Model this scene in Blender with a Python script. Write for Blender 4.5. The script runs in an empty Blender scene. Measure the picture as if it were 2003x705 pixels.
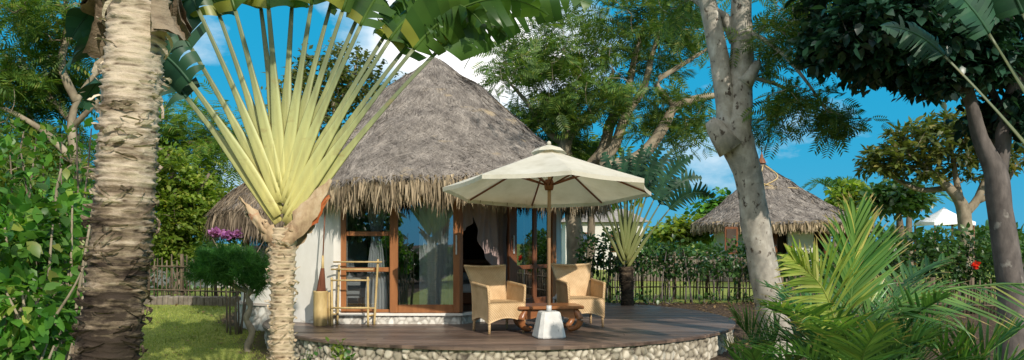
import bpy, math, random
import numpy as np
from mathutils import Vector, noise, kdtree
random.seed(7); RNG = np.random.default_rng(7)
scene = bpy.context.scene; COL = scene.collection
PI = math.pi; R = math.radians
F = 1540.0; CAMZ = 1.7
def at(px, py, d):
    """a photo pixel at distance d as a world point (used to survey the site)"""
    return np.array([(px-1001.5)*d/F, d, CAMZ-(py-474.0)*d/F])
def X(px, d): return (px-1001.5)*d/F
def Z(py, d): return CAMZ-(py-474.0)*d/F
def sstep(a, b, x):
    t = np.clip((x-a)/(b-a), 0, 1); return t*t*(3-2*t)
def gh(x, y):
    return 0.42*sstep(9.0, 16.0, np.asarray(y, float)) + 0*np.asarray(x, float)
def nz(v):
    v = np.asarray(v, float); return v/(np.linalg.norm(v, axis=-1, keepdims=True)+1e-9)
def spl(P, n):
    """Catmull-Rom through the rows of P (any columns), n samples"""
    P = np.asarray(P, float)
    if len(P) == 2: return P[0]+(P[1]-P[0])*np.linspace(0, 1, n)[:, None]
    Q = np.vstack([2*P[0]-P[1], P, 2*P[-1]-P[-2]]); out = []
    for t in np.linspace(0, len(P)-1-1e-6, n):
        i = int(t); f = t-i; a, b, c, d = Q[i:i+4]
        out.append(.5*(2*b+(c-a)*f+(2*a-5*b+4*c-d)*f*f+(3*b-a-3*c+d)*f**3))
    return np.array(out)

# ------------------------------------------------------------------ mesh builder
class MB:
    def __init__(s): s.v = []; s.f = []; s.n = 0; s.a = []; s.sm = []; s.e = None
    def add(s, V, Fc, att=None, smooth=False):
        V = np.asarray(V, float).reshape(-1, 3); s.v.append(V)
        b = s.n; s.f += [tuple(int(i)+b for i in q) for q in Fc]; s.sm += [smooth]*len(Fc); s.n += len(V)
        s.a.append(np.zeros(len(V)) if att is None else np.broadcast_to(np.asarray(att, float), (len(V),)))
        return s
    def box(s, c, d, rz=0, taper=1.0, tilt=None):
        x, y, z = [k/2 for k in d]; t = taper
        V = np.array([[-x,-y,-z],[x,-y,-z],[x,y,-z],[-x,y,-z],[-x*t,-y*t,z],[x*t,-y*t,z],[x*t,y*t,z],[-x*t,y*t,z]])
        cs, sn = math.cos(rz), math.sin(rz)
        V = V@np.array([[cs, sn, 0],[-sn, cs, 0],[0, 0, 1]])+np.array(c)
        return s.add(V, [(0,3,2,1),(4,5,6,7),(0,1,5,4),(1,2,6,5),(2,3,7,6),(3,0,4,7)])
    def bbox(s, c, d, rz=0, b=.012):
        """box with chamfered edges"""
        x, y, z = [k/2 for k in d]; b = min(b, x*.45, y*.45, z*.45); L = []
        for zz, ins in ((-z, b), (-z+b, 0), (z-b, 0), (z, b)):
            X_, Y_ = x-ins, y-ins
            L.append([(-X_+b,-Y_),(X_-b,-Y_),(X_,-Y_+b),(X_,Y_-b),(X_-b,Y_),(-X_+b,Y_),(-X_,Y_-b),(-X_,-Y_+b)])
        V = np.array([(p[0], p[1], zz) for (zz, _), ring in zip(((-z,0),(-z+b,0),(z-b,0),(z,0)), L) for p in ring])
        cs, sn = math.cos(rz), math.sin(rz)
        V = V@np.array([[cs, sn, 0],[-sn, cs, 0],[0, 0, 1]])+np.array(c)
        fc = [tuple(range(7,-1,-1)), tuple(range(24,32))]
        for k in range(3):
            for i in range(8): fc.append((k*8+i, k*8+(i+1)%8, k*8+8+(i+1)%8, k*8+8+i))
        return s.add(V, fc)
    def tube(s, P, r, n=8, att=None, cap=True, flat=1.0, lat=None, disp=None):
        P = np.asarray(P, float); m = len(P); r = np.broadcast_to(np.asarray(r, float), (m,))
        T = nz(np.gradient(P, axis=0))
        if lat is None:
            ref = np.array([0, 0, 1.]) if abs(T[:, 2]).mean() < .8 else np.array([1., 0, 0])
            A = nz(np.cross(np.broadcast_to(ref, T.shape), T))
        else:
            l = np.broadcast_to(np.asarray(lat, float), T.shape); A = nz(l-(l*T).sum(1, keepdims=True)*T)
        B = np.cross(T, A); th = np.arange(n)*2*PI/n
        rr = np.ones((m, n))*r[:, None]
        if disp is not None: rr = rr+disp
        V = P[:, None, :]+A[:, None, :]*(rr*np.cos(th))[:, :, None]+B[:, None, :]*(rr*np.sin(th)*flat)[:, :, None]
        fc = [(i*n+j, i*n+(j+1) % n, (i+1)*n+(j+1) % n, (i+1)*n+j) for i in range(m-1) for j in range(n)]
        if cap: fc += [tuple(range(n-1, -1, -1)), tuple((m-1)*n+j for j in range(n))]
        a = None if att is None else np.repeat(np.broadcast_to(att, (m,)), n)
        return s.add(V.reshape(-1, 3), fc, a, True)
    def lathe(s, prof, c, n=32, sx=1, sy=1, smooth=True, closed=False):
        prof = np.asarray(prof, float); th = np.arange(n)*2*PI/n; m = len(prof)
        V = np.stack([np.outer(prof[:, 0], np.cos(th))*sx, np.outer(prof[:, 0], np.sin(th))*sy, np.repeat(prof[:, 1:2], n, 1)], -1).reshape(-1, 3)+np.array(c)
        fc = [(i*n+j, i*n+(j+1) % n, (i+1)*n+(j+1) % n, (i+1)*n+j) for i in range(m-1) for j in range(n)]
        return s.add(V, fc, None, smooth)
    def grid(s, G, smooth=True, att=None):
        G = np.asarray(G, float); a, b = G.shape[:2]
        fc = [(i*b+j, i*b+j+1, (i+1)*b+j+1, (i+1)*b+j) for i in range(a-1) for j in range(b-1)]
        return s.add(G.reshape(-1, 3), fc, None if att is None else np.asarray(att).reshape(-1), smooth)
    def slab(s, G, off, smooth=False):
        """a grid thickened by the vector off"""
        G = np.asarray(G, float); a, b = G.shape[:2]; n = a*b; V = np.vstack([G.reshape(-1, 3), (G+np.asarray(off)).reshape(-1, 3)])
        q = [(i*b+j, i*b+j+1, (i+1)*b+j+1, (i+1)*b+j) for i in range(a-1) for j in range(b-1)]
        fc = [t[::-1] for t in q]+[tuple(k+n for k in t) for t in q]
        rim = [i*b for i in range(a)]+[(a-1)*b+j for j in range(1, b)]+[i*b+b-1 for i in range(a-2, -1, -1)]+[j for j in range(b-2, 0, -1)]
        fc += [(rim[k], rim[(k+1) % len(rim)], rim[(k+1) % len(rim)]+n, rim[k]+n) for k in range(len(rim))]
        return s.add(V, fc, None, smooth)
    def build(s, name, mat, parent=None, local=False, attname='grow'):
        V = np.vstack(s.v) if s.v else np.zeros((0, 3))
        if parent is not None and not local:
            p = parent
            while p.parent: p = p.parent
            V = V-np.array(p.location)
        me = bpy.data.meshes.new(name); me.from_pydata(V.tolist(), [], s.f)
        me.polygons.foreach_set('use_smooth', s.sm)
        A = np.concatenate(s.a)
        if A.any():
            t = me.attributes.new(attname, 'FLOAT', 'POINT'); t.data.foreach_set('value', A.astype(np.float32))
        if s.e is not None:
            t = me.attributes.new('edge', 'FLOAT', 'POINT'); t.data.foreach_set('value', np.asarray(s.e, np.float32))
        return link(name, me, mat, parent)
def link(name, me, mat, parent=None):
    me.materials.append(mat); o = bpy.data.objects.new(name, me); COL.objects.link(o)
    if parent is not None: o.parent = parent
    return o
def quads(name, V, Q, mat, parent=None, att=None, smooth=False):
    """fast mesh of quads from numpy arrays (world coordinates)"""
    V = np.asarray(V, np.float32).reshape(-1, 3); Q = np.asarray(Q, np.int32).reshape(-1, 4)
    if parent is not None:
        p = parent
        while p.parent: p = p.parent
        V = V-np.array(p.location, np.float32)
    me = bpy.data.meshes.new(name); me.vertices.add(len(V)); me.vertices.foreach_set('co', V.ravel())
    me.loops.add(Q.size); me.loops.foreach_set('vertex_index', Q.ravel())
    me.polygons.add(len(Q)); me.polygons.foreach_set('loop_start', np.arange(0, Q.size, 4, dtype=np.int32))
    if smooth: me.polygons.foreach_set('use_smooth', np.ones(len(Q), bool))
    if att is not None:
        t = me.attributes.new('grow', 'FLOAT', 'POINT'); t.data.foreach_set('value', np.asarray(att, np.float32))
    me.update(calc_edges=True)
    return link(name, me, mat, parent)
def inst(tmpl, pos, dirv, up, scale, sx=1.0):
    """copies of template (V,Q): y along dirv, z towards up; returns V,Q arrays"""
    TV, TQ = tmpl; pos = np.asarray(pos, float); M = len(pos)
    d = nz(dirv); u = np.broadcast_to(np.asarray(up, float), d.shape)
    x = nz(np.cross(d, u)); z = np.cross(x, d); sc = np.broadcast_to(np.asarray(scale, float), (M,))[:, None, None]
    sxx = np.broadcast_to(np.asarray(sx, float), (M,))[:, None, None]
    V = pos[:, None, :]+sc*(sxx*TV[None, :, 0:1]*x[:, None, :]+TV[None, :, 1:2]*d[:, None, :]+TV[None, :, 2:3]*z[:, None, :])
    Q = TQ[None]+(np.arange(M)*len(TV))[:, None, None]
    return V.reshape(-1, 3), Q.reshape(-1, 4)
def join(parts):
    Vs, Qs, n = [], [], 0
    for V, Q in parts: Vs.append(V); Qs.append(Q+n); n += len(V)
    return np.vstack(Vs), np.vstack(Qs)

# leaf templates
def t_leaf(w, fold=.12, droop=.12):
    V = np.array([[0,0,0],[w*.8,.3,fold*.7],[w*.75,.62,fold*.5-droop*.4],[0,1,-droop],[-w*.75,.62,fold*.5-droop*.4],[-w*.8,.3,fold*.7],[0,.3,0],[0,.65,-droop*.3]])
    return V, np.array([[0,1,6,5],[1,2,7,6],[5,6,7,4],[2,3,4,7]])
def t_small(w):
    V = np.array([[0,0,0],[w,.5,.08],[0,1,-.1],[-w,.5,.08],[0,.5,0]]); return V, np.array([[0,1,2,4],[0,4,2,3]])
def t_feather(k=7, w=.055, l=.42):
    """compound leaf: thin rachis with k pairs of narrow pinnae"""
    V = [[-.012,0,0],[.012,0,0],[.004,1,-.18],[-.004,1,-.18]]; Q = [[0,1,2,3]]
    for i in range(k):
        y = .14+.84*i/(k-1); L = l*(1-.45*abs(y-.5)*1.4)
        zc = -.18*y*y
        for sd in (-1, 1):
            b = len(V); V += [[0,y,zc],[sd*L*.5,y+.09+w,zc-.02],[sd*L,y+.22,zc-.07],[sd*L*.5,y+.09-w,zc-.02]]; Q.append([b,b+1,b+2,b+3])
    return np.array(V, float), np.array(Q)
T_LEAF = t_leaf(.36); T_SMALL = t_small(.3); T_FEATH = t_feather(); T_LONG = t_leaf(.17, .06, .2)
T_BLADE = (np.array([[-1,0,0],[1,0,0],[.55,.6,-.03],[-.55,.6,-.03],[.08,1,-.10],[-.08,1,-.10]], float), np.array([[0,1,2,3],[3,2,4,5]]))

# ------------------------------------------------------------------ properties
def tag(o, label=None, cat=None, group=None, kind=None):
    for k, v in (('label', label), ('category', cat), ('group', group), ('kind', kind)):
        if v: o[k] = v
    return o
def thing(name, label, cat, loc=(0, 0, 0), rz=0, group=None):
    o = bpy.data.objects.new(name, None); COL.objects.link(o); o.location = [float(k) for k in loc]; o.rotation_euler = (0, 0, rz)
    o.empty_display_size = .2
    return tag(o, label, cat, group)

# ------------------------------------------------------------------ materials
class NT:
    def __init__(s, name):
        s.m = bpy.data.materials.new(name); s.m.use_nodes = True; s.t = s.m.node_tree; s.t.nodes.clear()
        s.out = s.n('ShaderNodeOutputMaterial')
    def n(s, ty, **kw):
        o = s.t.nodes.new(ty)
        for k, v in kw.items():
            if k.startswith('i_'): o.inputs[k[2:].replace('_', ' ')].default_value = v
            else: setattr(o, k, v)
        return o
    def l(s, a, b): s.t.links.new(a, b)
    def co(s, scale=(1, 1, 1), kind='Object'):
        tc = s.n('ShaderNodeTexCoord'); mp = s.n('ShaderNodeMapping'); mp.inputs['Scale'].default_value = scale
        s.l(tc.outputs[kind], mp.inputs['Vector']); return mp.outputs[0]
    def noise(s, vec, scale, detail=5, rough=.6):
        o = s.n('ShaderNodeTexNoise'); o.inputs['Scale'].default_value = scale; o.inputs['Detail'].default_value = detail; o.inputs['Roughness'].default_value = rough
        s.l(vec, o.inputs['Vector']); return o.outputs[0]
    def ramp(s, fac, stops):
        o = s.n('ShaderNodeValToRGB'); e = o.color_ramp.elements
        while len(e) < len(stops): e.new(.5)
        for k, (p, c) in zip(e, stops): k.position = p; k.color = (*c, 1) if len(c) == 3 else c
        s.l(fac, o.inputs[0]); return o.outputs[0]
    def mix(s, fac, a, b, blend='MIX'):
        o = s.n('ShaderNodeMix', data_type='RGBA', blend_type=blend)
        for sock, v in ((o.inputs[0], fac), (o.inputs[6], a), (o.inputs[7], b)):
            if isinstance(v, (int, float)): sock.default_value = v
            elif isinstance(v, tuple): sock.default_value = (*v, 1)
            else: s.l(v, sock)
        return o.outputs[2]
    def math(s, op, a, b=0.5, clamp=False):
        o = s.n('ShaderNodeMath', operation=op, use_clamp=clamp)
        for sock, v in ((o.inputs[0], a), (o.inputs[1], b)):
            if isinstance(v, (int, float)): sock.default_value = v
            else: s.l(v, sock)
        return o.outputs[0]
    def bsdf(s, col, rough=.7, spec=.3, metal=0):
        o = s.n('ShaderNodeBsdfPrincipled'); o.inputs['Roughness'].default_value = rough; o.inputs['Specular IOR Level'].default_value = spec; o.inputs['Metallic'].default_value = metal
        if isinstance(col, tuple): o.inputs['Base Color'].default_value = (*col, 1)
        else: s.l(col, o.inputs['Base Color'])
        return o
    def bump(s, h, sh, strength=.4, dist=.02):
        b = s.n('ShaderNodeBump'); b.inputs['Strength'].default_value = strength; b.inputs['Distance'].default_value = dist
        s.l(h, b.inputs['Height']); s.l(b.outputs[0], sh.inputs['Normal'])
    def done(s, sh): s.l(sh.outputs[0] if hasattr(sh, 'outputs') else sh, s.out.inputs['Surface']); return s.m
def mul(c, k): return tuple(min(1, x*k) for x in c)
def surf(name, c1, c2, scale=(4, 4, 4), rough=.7, bump=.3, bd=.01, spec=.3, spots=None, detail=6, island=0, c3=None, patch=None):
    """general two tone noise surface; spots=(colour, scale, threshold)"""
    t = NT(name); v = t.co(scale); f = t.noise(v, 1.0, detail)
    st = [(.3, c1), (.7, c2)] if c3 is None else [(.28, c1), (.5, c2), (.72, c3)]
    col = t.ramp(f, st)
    if island:
        g = t.n('ShaderNodeNewGeometry'); k = t.math('MULTIPLY_ADD', g.outputs['Random Per Island'], island); t.t.nodes[-1].inputs[2].default_value = 1-island/2
        h = t.n('ShaderNodeCombineColor'); [t.l(k, h.inputs[i]) for i in range(3)]
        col = t.mix(1.0, col, h.outputs[0], 'MULTIPLY')
    if spots:
        s2 = t.noise(t.co((spots[1],)*3 if not isinstance(spots[1], tuple) else spots[1]), 1.0, 4)
        m = t.ramp(s2, [(spots[2], (0, 0, 0)), (spots[2]+.07, (1, 1, 1))]); col = t.mix(m, col, spots[0])
    if patch:
        pm = t.ramp(t.noise(t.co((patch[1],)*3), 1.0, 5, .7), [(patch[2], (0, 0, 0)), (patch[2]+.12, (.75,)*3)]); col = t.mix(pm, col, patch[0])
    b = t.bsdf(col, rough, spec)
    if bump: t.bump(f, b, bump, bd)
    return t.done(b)
def foliage(name, c1, c2, transl=.35, clump=1.2, rough=.45, spec=.35, dark=.55, yellow=None, tip=None):
    """leaf colour: varies per leaf and in clumps through the crown; part of the light passes through"""
    t = NT(name); g = t.n('ShaderNodeNewGeometry')
    st = [(0, c1), (.85, c2)] + ([(1.0, yellow)] if yellow else [])
    col = t.ramp(g.outputs['Random Per Island'], st)
    f = t.noise(t.co((clump,)*3), 1.0, 2); k = t.ramp(f, [(.35, (dark,)*3), (.65, (1.25,)*3)])
    col = t.mix(1.0, col, k, 'MULTIPLY')
    if tip:
        a = t.n('ShaderNodeAttribute', attribute_name='grow'); tk = t.math('ADD', a.outputs['Fac'], t.math('MULTIPLY', g.outputs['Random Per Island'], .16)); col = t.mix(t.ramp(tk, [(.93, (0, 0, 0)), (1.06, (1, 1, 1))]), col, tip)
    b = t.bsdf(col, rough, spec); tr = t.n('ShaderNodeBsdfTranslucent')
    t.l(t.mix(1.0, col, (1.5, 1.5, .6), 'MULTIPLY'), tr.inputs[0])
    m = t.n('ShaderNodeMixShader'); m.inputs[0].default_value = transl; t.l(b.outputs[0], m.inputs[1]); t.l(tr.outputs[0], m.inputs[2])
    return t.done(m)
def wood(name, c1, c2, axis='z', rough=.45, spec=.4, sc=9):
    s = {'x': (1.2, sc, sc), 'y': (sc, 1.2, sc), 'z': (sc, sc, 1.2)}[axis]
    return surf(name, c1, c2, s, rough, .15, .004, spec)

M = {}
M['trunk_grey'] = surf('mottled grey bark', (.20,.185,.16), (.36,.33,.28), (7,7,5), .85, .5, .015, .15, spots=((.09,.07,.055), (13,13,9), .585), c3=(.54,.51,.45), patch=((.24,.235,.21), 2.3, .55))
M['bark'] = surf('brown bark', (.10,.08,.06), (.24,.19,.14), (9,9,4), .9, .5, .02, .1)
M['bark_pale'] = surf('pale limb bark', (.16,.13,.09), (.38,.32,.23), (6,6,4), .9, .5, .02, .1)
M['bark_dark'] = surf('dark bark', (.06,.052,.048), (.18,.155,.14), (9,9,4), .9, .5, .02, .1, spots=((.28,.26,.23), (5,5,4), .63))
M['leaf_feather'] = foliage('feathery leaves', (.05,.12,.03), (.15,.24,.05), .42, .7, dark=.65, yellow=(.24,.26,.06))
M['leaf_feather2'] = foliage('olive feathery leaves', (.06,.15,.025), (.18,.29,.05), .42, .7, dark=.55, yellow=(.32,.30,.08))
M['leaf_bright'] = foliage('bright shrub leaves', (.03,.12,.018), (.14,.33,.045), .42, 2.6, .4, .4, dark=.45, yellow=(.34,.38,.08))
M['leaf_hedge'] = foliage('hedge leaves', (.03,.09,.022), (.085,.17,.04), .35, 1.6, .35, .5, dark=.45, yellow=(.08,.13,.03))
M['leaf_dark'] = foliage('dark tree leaves', (.010,.042,.028), (.028,.085,.048), .2, 1.5, .35, .5, dark=.5)
M['leaf_lime'] = foliage('lime tree leaves', (.10,.18,.022), (.24,.33,.05), .45, .9, dark=.6, yellow=(.38,.38,.08))
M['leaf_frangi'] = foliage('frangipani leaves', (.05,.085,.02), (.14,.16,.04), .35, .8, dark=.55, yellow=(.24,.2,.06))
M['leaf_fine'] = foliage('fine needle foliage', (.03,.11,.025), (.09,.24,.05), .35, 3, .6, .2, dark=.5)
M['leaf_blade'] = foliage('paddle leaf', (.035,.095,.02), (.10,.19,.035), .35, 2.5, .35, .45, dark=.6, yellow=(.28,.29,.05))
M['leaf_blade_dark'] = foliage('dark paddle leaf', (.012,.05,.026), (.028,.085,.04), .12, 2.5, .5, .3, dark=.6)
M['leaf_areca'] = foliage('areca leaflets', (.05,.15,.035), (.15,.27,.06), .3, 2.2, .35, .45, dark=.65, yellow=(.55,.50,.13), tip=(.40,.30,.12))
M['leaf_areca_yellow'] = foliage('sunlit yellow areca leaflets', (.16,.26,.04), (.42,.46,.12), .35, 2.2, .35, .45, dark=.75, yellow=(.68,.62,.24), tip=(.45,.34,.14))  # sunlight on the left frond painted in as a yellower leaflet colour
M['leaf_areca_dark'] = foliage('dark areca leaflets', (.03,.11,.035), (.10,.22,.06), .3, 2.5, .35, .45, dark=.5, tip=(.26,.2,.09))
M['flower_purple'] = foliage('purple bracts', (.26,.07,.28), (.46,.20,.46), .4, 4, dark=.8)
M['flower_red'] = foliage('red petals', (.5,.02,.01), (.75,.05,.02), .3, 4, dark=.9)
def stalk_mat(name, base, mid, tip):
    t = NT(name); a = t.n('ShaderNodeAttribute', attribute_name='grow'); f = t.noise(t.co((20, 20, 3)), 1, 3)
    k = t.math('ADD', a.outputs['Fac'], t.math('MULTIPLY', t.math('SUBTRACT', f, .5), .25))
    col = t.ramp(k, [(.06, base), (.34, mid), (.62, tip)]); e = t.n('ShaderNodeAttribute', attribute_name='edge'); fn = t.noise(t.co((5, 5, 9)), 1, 5, .7)
    col = t.mix(t.math('MULTIPLY', e.outputs['Fac'], t.math('ADD', f, .3), True), col, (.15, .095, .03))  # edge mask: brown margins plus painted groove shade
    col = t.mix(t.ramp(fn, [(.60, (0, 0, 0)), (.72, (.55, .55, .55))]), col, (.26, .19, .07))
    b = t.bsdf(col, .45, .35); return t.done(b)
M['stalk'] = stalk_mat('petiole yellow to green', (.64,.58,.20), (.46,.49,.20), (.15,.21,.11))
M['stalk_green'] = stalk_mat('petiole green', (.17,.20,.06), (.14,.19,.06), (.07,.12,.06))
M['sheath_dry'] = surf('dry leaf sheath', (.20,.12,.07), (.42,.30,.18), (9,9,5), .7, .6, .02, .2, c3=(.58,.47,.32), spots=((.40,.075,.02), (4,4,4), .66))
M['pole'] = wood('pole wood', (.30,.17,.09), (.46,.29,.17), 'z')
M['sheath_red'] = surf('red brown leaf sheath', (.14,.035,.015), (.42,.10,.025), (7,7,4), .6, .5, .02, .25, c3=(.50,.33,.18))
M['thatch'] = surf('weathered grass thatch', (.13,.115,.105), (.25,.225,.20), (10,10,7), .95, .8, .03, .05, spots=((.33,.27,.19), (1.1,1.1,3.0), .64))
M['thatch_strand'] = surf('weathered thatch straw', (.13,.115,.105), (.285,.255,.225), (4,4,4), .95, .2, .01, .05, island=.62, spots=((.36,.29,.2), (1.1,1.1,3.0), .62))
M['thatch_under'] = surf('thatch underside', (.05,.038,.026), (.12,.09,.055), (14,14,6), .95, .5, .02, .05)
M['fringe'] = surf('straw fringe', (.15,.115,.075), (.42,.335,.225), (4,4,2), .9, .2, .01, .05, island=1.1)
M['fringe_grey'] = surf('grey straw fringe', (.10,.08,.06), (.24,.19,.135), (4,4,2), .9, .2, .01, .05, island=1.1)
M['plaster'] = surf('white limewash', (.62,.59,.53), (.80,.78,.73), (2.2,2.2,1.2), .9, .35, .01, .1, spots=((.45,.41,.34), (1.6,1.6,3), .67))
M['teak'] = wood('orange teak', (.21,.078,.026), (.36,.145,.05), 'z')
M['teak_dark'] = wood('dark teak', (.12,.042,.018), (.24,.085,.032), 'z')
M['table_wood'] = wood('polished table wood', (.22,.08,.03), (.38,.155,.055), 'x', .3, .5)
M['interior'] = surf('shade painted interior wall', (.05,.035,.028), (.09,.065,.05), (2,2,2), .9, .1)  # dark colour stands in for the shade inside the rooms
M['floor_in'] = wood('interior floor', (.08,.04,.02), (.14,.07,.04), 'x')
M['curtain'] = surf('pale curtain cloth', (.66,.67,.69), (.80,.81,.82), (3,3,1), .95, .1, .01, .05)
M['net'] = surf('brown net cloth', (.30,.215,.20), (.44,.33,.31), (3,3,1), .95, .1, .01, .05)
M['linen'] = surf('white bed linen', (.65,.66,.66), (.78,.78,.78), (3,3,3), .9, .1, .01, .1)
M['bamboo'] = surf('dry bamboo', (.36,.25,.10), (.60,.45,.21), (10,10,3), .5, .2, .005, .35)
M['bamboo_old'] = surf('old fence bamboo', (.06,.045,.03), (.17,.13,.085), (8,8,3), .8, .2, .005, .2, island=.9)
M['bristle'] = surf('palm bristle', (.10,.035,.02), (.22,.08,.04), (20,20,3), .9, .4)
M['concrete'] = surf('cast concrete', (.52,.51,.49), (.72,.71,.68), (7,7,7), .9, .4, .006, .15, spots=((.28,.27,.25), (9,9,5), .64))
M['rock'] = surf('rubble curb', (.12,.10,.08), (.27,.235,.19), (6,6,6), .9, .6, .03, .1)
M['steel'] = surf('brushed steel', (.5,.5,.5), (.62,.62,.62), (9,9,2), .3, 0, spec=.6)
M['white_cloth'] = surf('white canvas far', (.75,.75,.76), (.85,.85,.86), (2,2,2), .9, .1)
M['pale_wall'] = surf('pale far wall', (.5,.48,.44), (.66,.64,.6), (1,1,1), .9, .1)
M['grey_tile'] = surf('grey roof', (.2,.18,.16), (.33,.3,.27), (3,3,8), .9, .3)
def rattan():
    t = NT('woven rattan'); v = t.co((1, 1, 1)); w1 = t.n('ShaderNodeTexWave', wave_type='BANDS', bands_direction='Z'); w1.inputs['Scale'].default_value = 29; w1.inputs['Distortion'].default_value = .6
    w2 = t.n('ShaderNodeTexWave', wave_type='BANDS', bands_direction='DIAGONAL'); w2.inputs['Scale'].default_value = 18
    t.l(v, w1.inputs['Vector']); t.l(v, w2.inputs['Vector']); h = t.math('MULTIPLY', w1.outputs['Fac'], w2.outputs['Fac'])
    n = t.noise(t.co((6, 6, 6)), 1, 4); c = t.ramp(n, [(.3, (.55,.36,.18)), (.7, (.75,.53,.30))])
    c = t.mix(1.0, c, t.ramp(h, [(0, (.68,.66,.64)), (.6, (1.1,1.1,1.1))]), 'MULTIPLY')
    b = t.bsdf(c, .55, .35); t.bump(h, b, .5, .004); return t.done(b)
M['rattan'] = rattan()
def canopy():
    t = NT('cream canvas'); n = t.noise(t.co((3, 3, 3)), 1, 5); c = t.ramp(n, [(.25, (.60,.56,.45)), (.48, (.74,.71,.61)), (.72, (.84,.81,.72))])
    b = t.bsdf(c, .9, .1); tr = t.n('ShaderNodeBsdfTranslucent'); t.l(t.mix(1.0, c, (.85,.82,.66), 'MULTIPLY'), tr.inputs[0])
    m = t.n('ShaderNodeMixShader'); m.inputs[0].default_value = .33; t.l(b.outputs[0], m.inputs[1]); t.l(tr.outputs[0], m.inputs[2]); return t.done(m)
M['canvas'] = canopy()
def glass():
    t = NT('window glass'); tr = t.n('ShaderNodeBsdfTransparent'); tr.inputs[0].default_value = (.72,.76,.76,1)
    gl = t.n('ShaderNodeBsdfGlossy'); gl.inputs['Roughness'].default_value = .012; gl.inputs[0].default_value = (.9,.95,1,1)
    nb = t.noise(t.co((1.5, 1.5, 1.5)), 1, 1); bp = t.n('ShaderNodeBump'); bp.inputs['Strength'].default_value = .05; bp.inputs['Distance'].default_value = .02
    t.l(nb, bp.inputs['Height']); t.l(bp.outputs[0], gl.inputs['Normal'])
    fr = t.n('ShaderNodeFresnel'); fr.inputs[0].default_value = 1.5; k = t.math('ADD', t.math('MULTIPLY', fr.outputs[0], 1.6), .24, True)
    m = t.n('ShaderNodeMixShader'); t.l(k, m.inputs[0]); t.l(tr.outputs[0], m.inputs[1]); t.l(gl.outputs[0], m.inputs[2]); return t.done(m)
M['glass'] = glass()
def deckmat():
    t = NT('wet dark deck boards'); g = t.n('ShaderNodeNewGeometry'); n = t.noise(t.co((1.2, 14, 14)), 1, 6)
    c = t.ramp(n, [(.3, (.065,.045,.035)), (.7, (.19,.13,.098))])
    k = t.ramp(g.outputs['Random Per Island'], [(0, (.6,.58,.58)), (1, (1.4,1.38,1.36))]); c = t.mix(1.0, c, k, 'MULTIPLY')
    st = t.noise(t.co((.9, .9, .9)), 1, 3); rg = t.ramp(st, [(.35, (.30,.30,.30)), (.65, (.55,.55,.55))])
    b = t.bsdf(c, .4, .45); t.l(rg, b.inputs['Roughness']); t.bump(n, b, .2, .004); return t.done(b)
M['deck'] = deckmat()
def stonemat(name, c1, c2, gap):
    t = NT(name); a = t.n('ShaderNodeAttribute', attribute_name='grow'); n = t.noise(t.co((12, 12, 12)), 1, 6)
    f = t.math('ADD', a.outputs['Fac'], t.math('MULTIPLY', t.math('SUBTRACT', n, .5), .5))
    c = t.ramp(f, [(.04, gap), (.2, mul(c1, .75)), (.45, c1), (.95, c2)]); b = t.bsdf(c, .92, .1); t.bump(n, b, .5, .01); return t.done(b)
M['stone'] = stonemat('coral rubble', (.34,.30,.23), (.62,.56,.46), (.09,.075,.06))
M['stone_white'] = stonemat('limewashed rubble', (.56,.53,.47), (.78,.76,.70), (.34,.31,.27))
def palmbark(name, pale, mid, dark, z0, z1, zs=24):
    """ringed palm bark: pale above, darker and patchy below, bark colour mixed with painted shade (heights in object space)"""
    t = NT(name); v = t.co((3.2, 3.2, zs)); n = t.noise(v, 1, 7, .65); n2 = t.noise(t.co((9, 9, 14)), 1, 5, .7)
    sep = t.n('ShaderNodeSeparateXYZ'); tc = t.n('ShaderNodeTexCoord'); t.l(tc.outputs['Object'], sep.inputs[0])
    mr = t.n('ShaderNodeMapRange'); mr.inputs[1].default_value = z0; mr.inputs[2].default_value = z1; t.l(sep.outputs[2], mr.inputs[0])
    f = t.math('ADD', t.math('MULTIPLY', n, 1.25), t.math('MULTIPLY', t.math('SUBTRACT', mr.outputs[0], .62), .50))
    f = t.math('ADD', f, t.math('MULTIPLY', t.math('SUBTRACT', n2, .5), .7))
    c = t.ramp(f, [(.36, dark), (.56, mid), (.78, pale)])
    g = t.n('ShaderNodeNewGeometry'); k = t.ramp(g.outputs['Random Per Island'], [(0, (.75,.7,.66)), (1, (1.05,1.03,1))]); c = t.mix(1.0, c, k, 'MULTIPLY')
    a = t.n('ShaderNodeAttribute', attribute_name='grow'); c = t.mix(1.0, c, t.ramp(a.outputs['Fac'], [(0, (1, 1, 1)), (.8, (.13, .10, .075))]), 'MULTIPLY'); b = t.bsdf(c, .9, .1); t.bump(t.math('ADD', n, n2), b, .7, .02); return t.done(b)  # ring recesses get painted shade through the grow attribute
M['palm_bark'] = palmbark('ringed palm bark', (.64,.56,.44), (.28,.225,.16), (.055,.043,.034), 1.2, 2.5)  # low part: dark bark and shade painted in one gradient
M['palm_bark2'] = palmbark('cream ringed palm bark', (.66,.55,.39), (.40,.30,.185), (.08,.055,.035), -.6, .8, 26)
M['palm_bark3'] = palmbark('dim palm bark', (.30,.24,.17), (.17,.13,.09), (.05,.04,.03), .5, 2.0)
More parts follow.
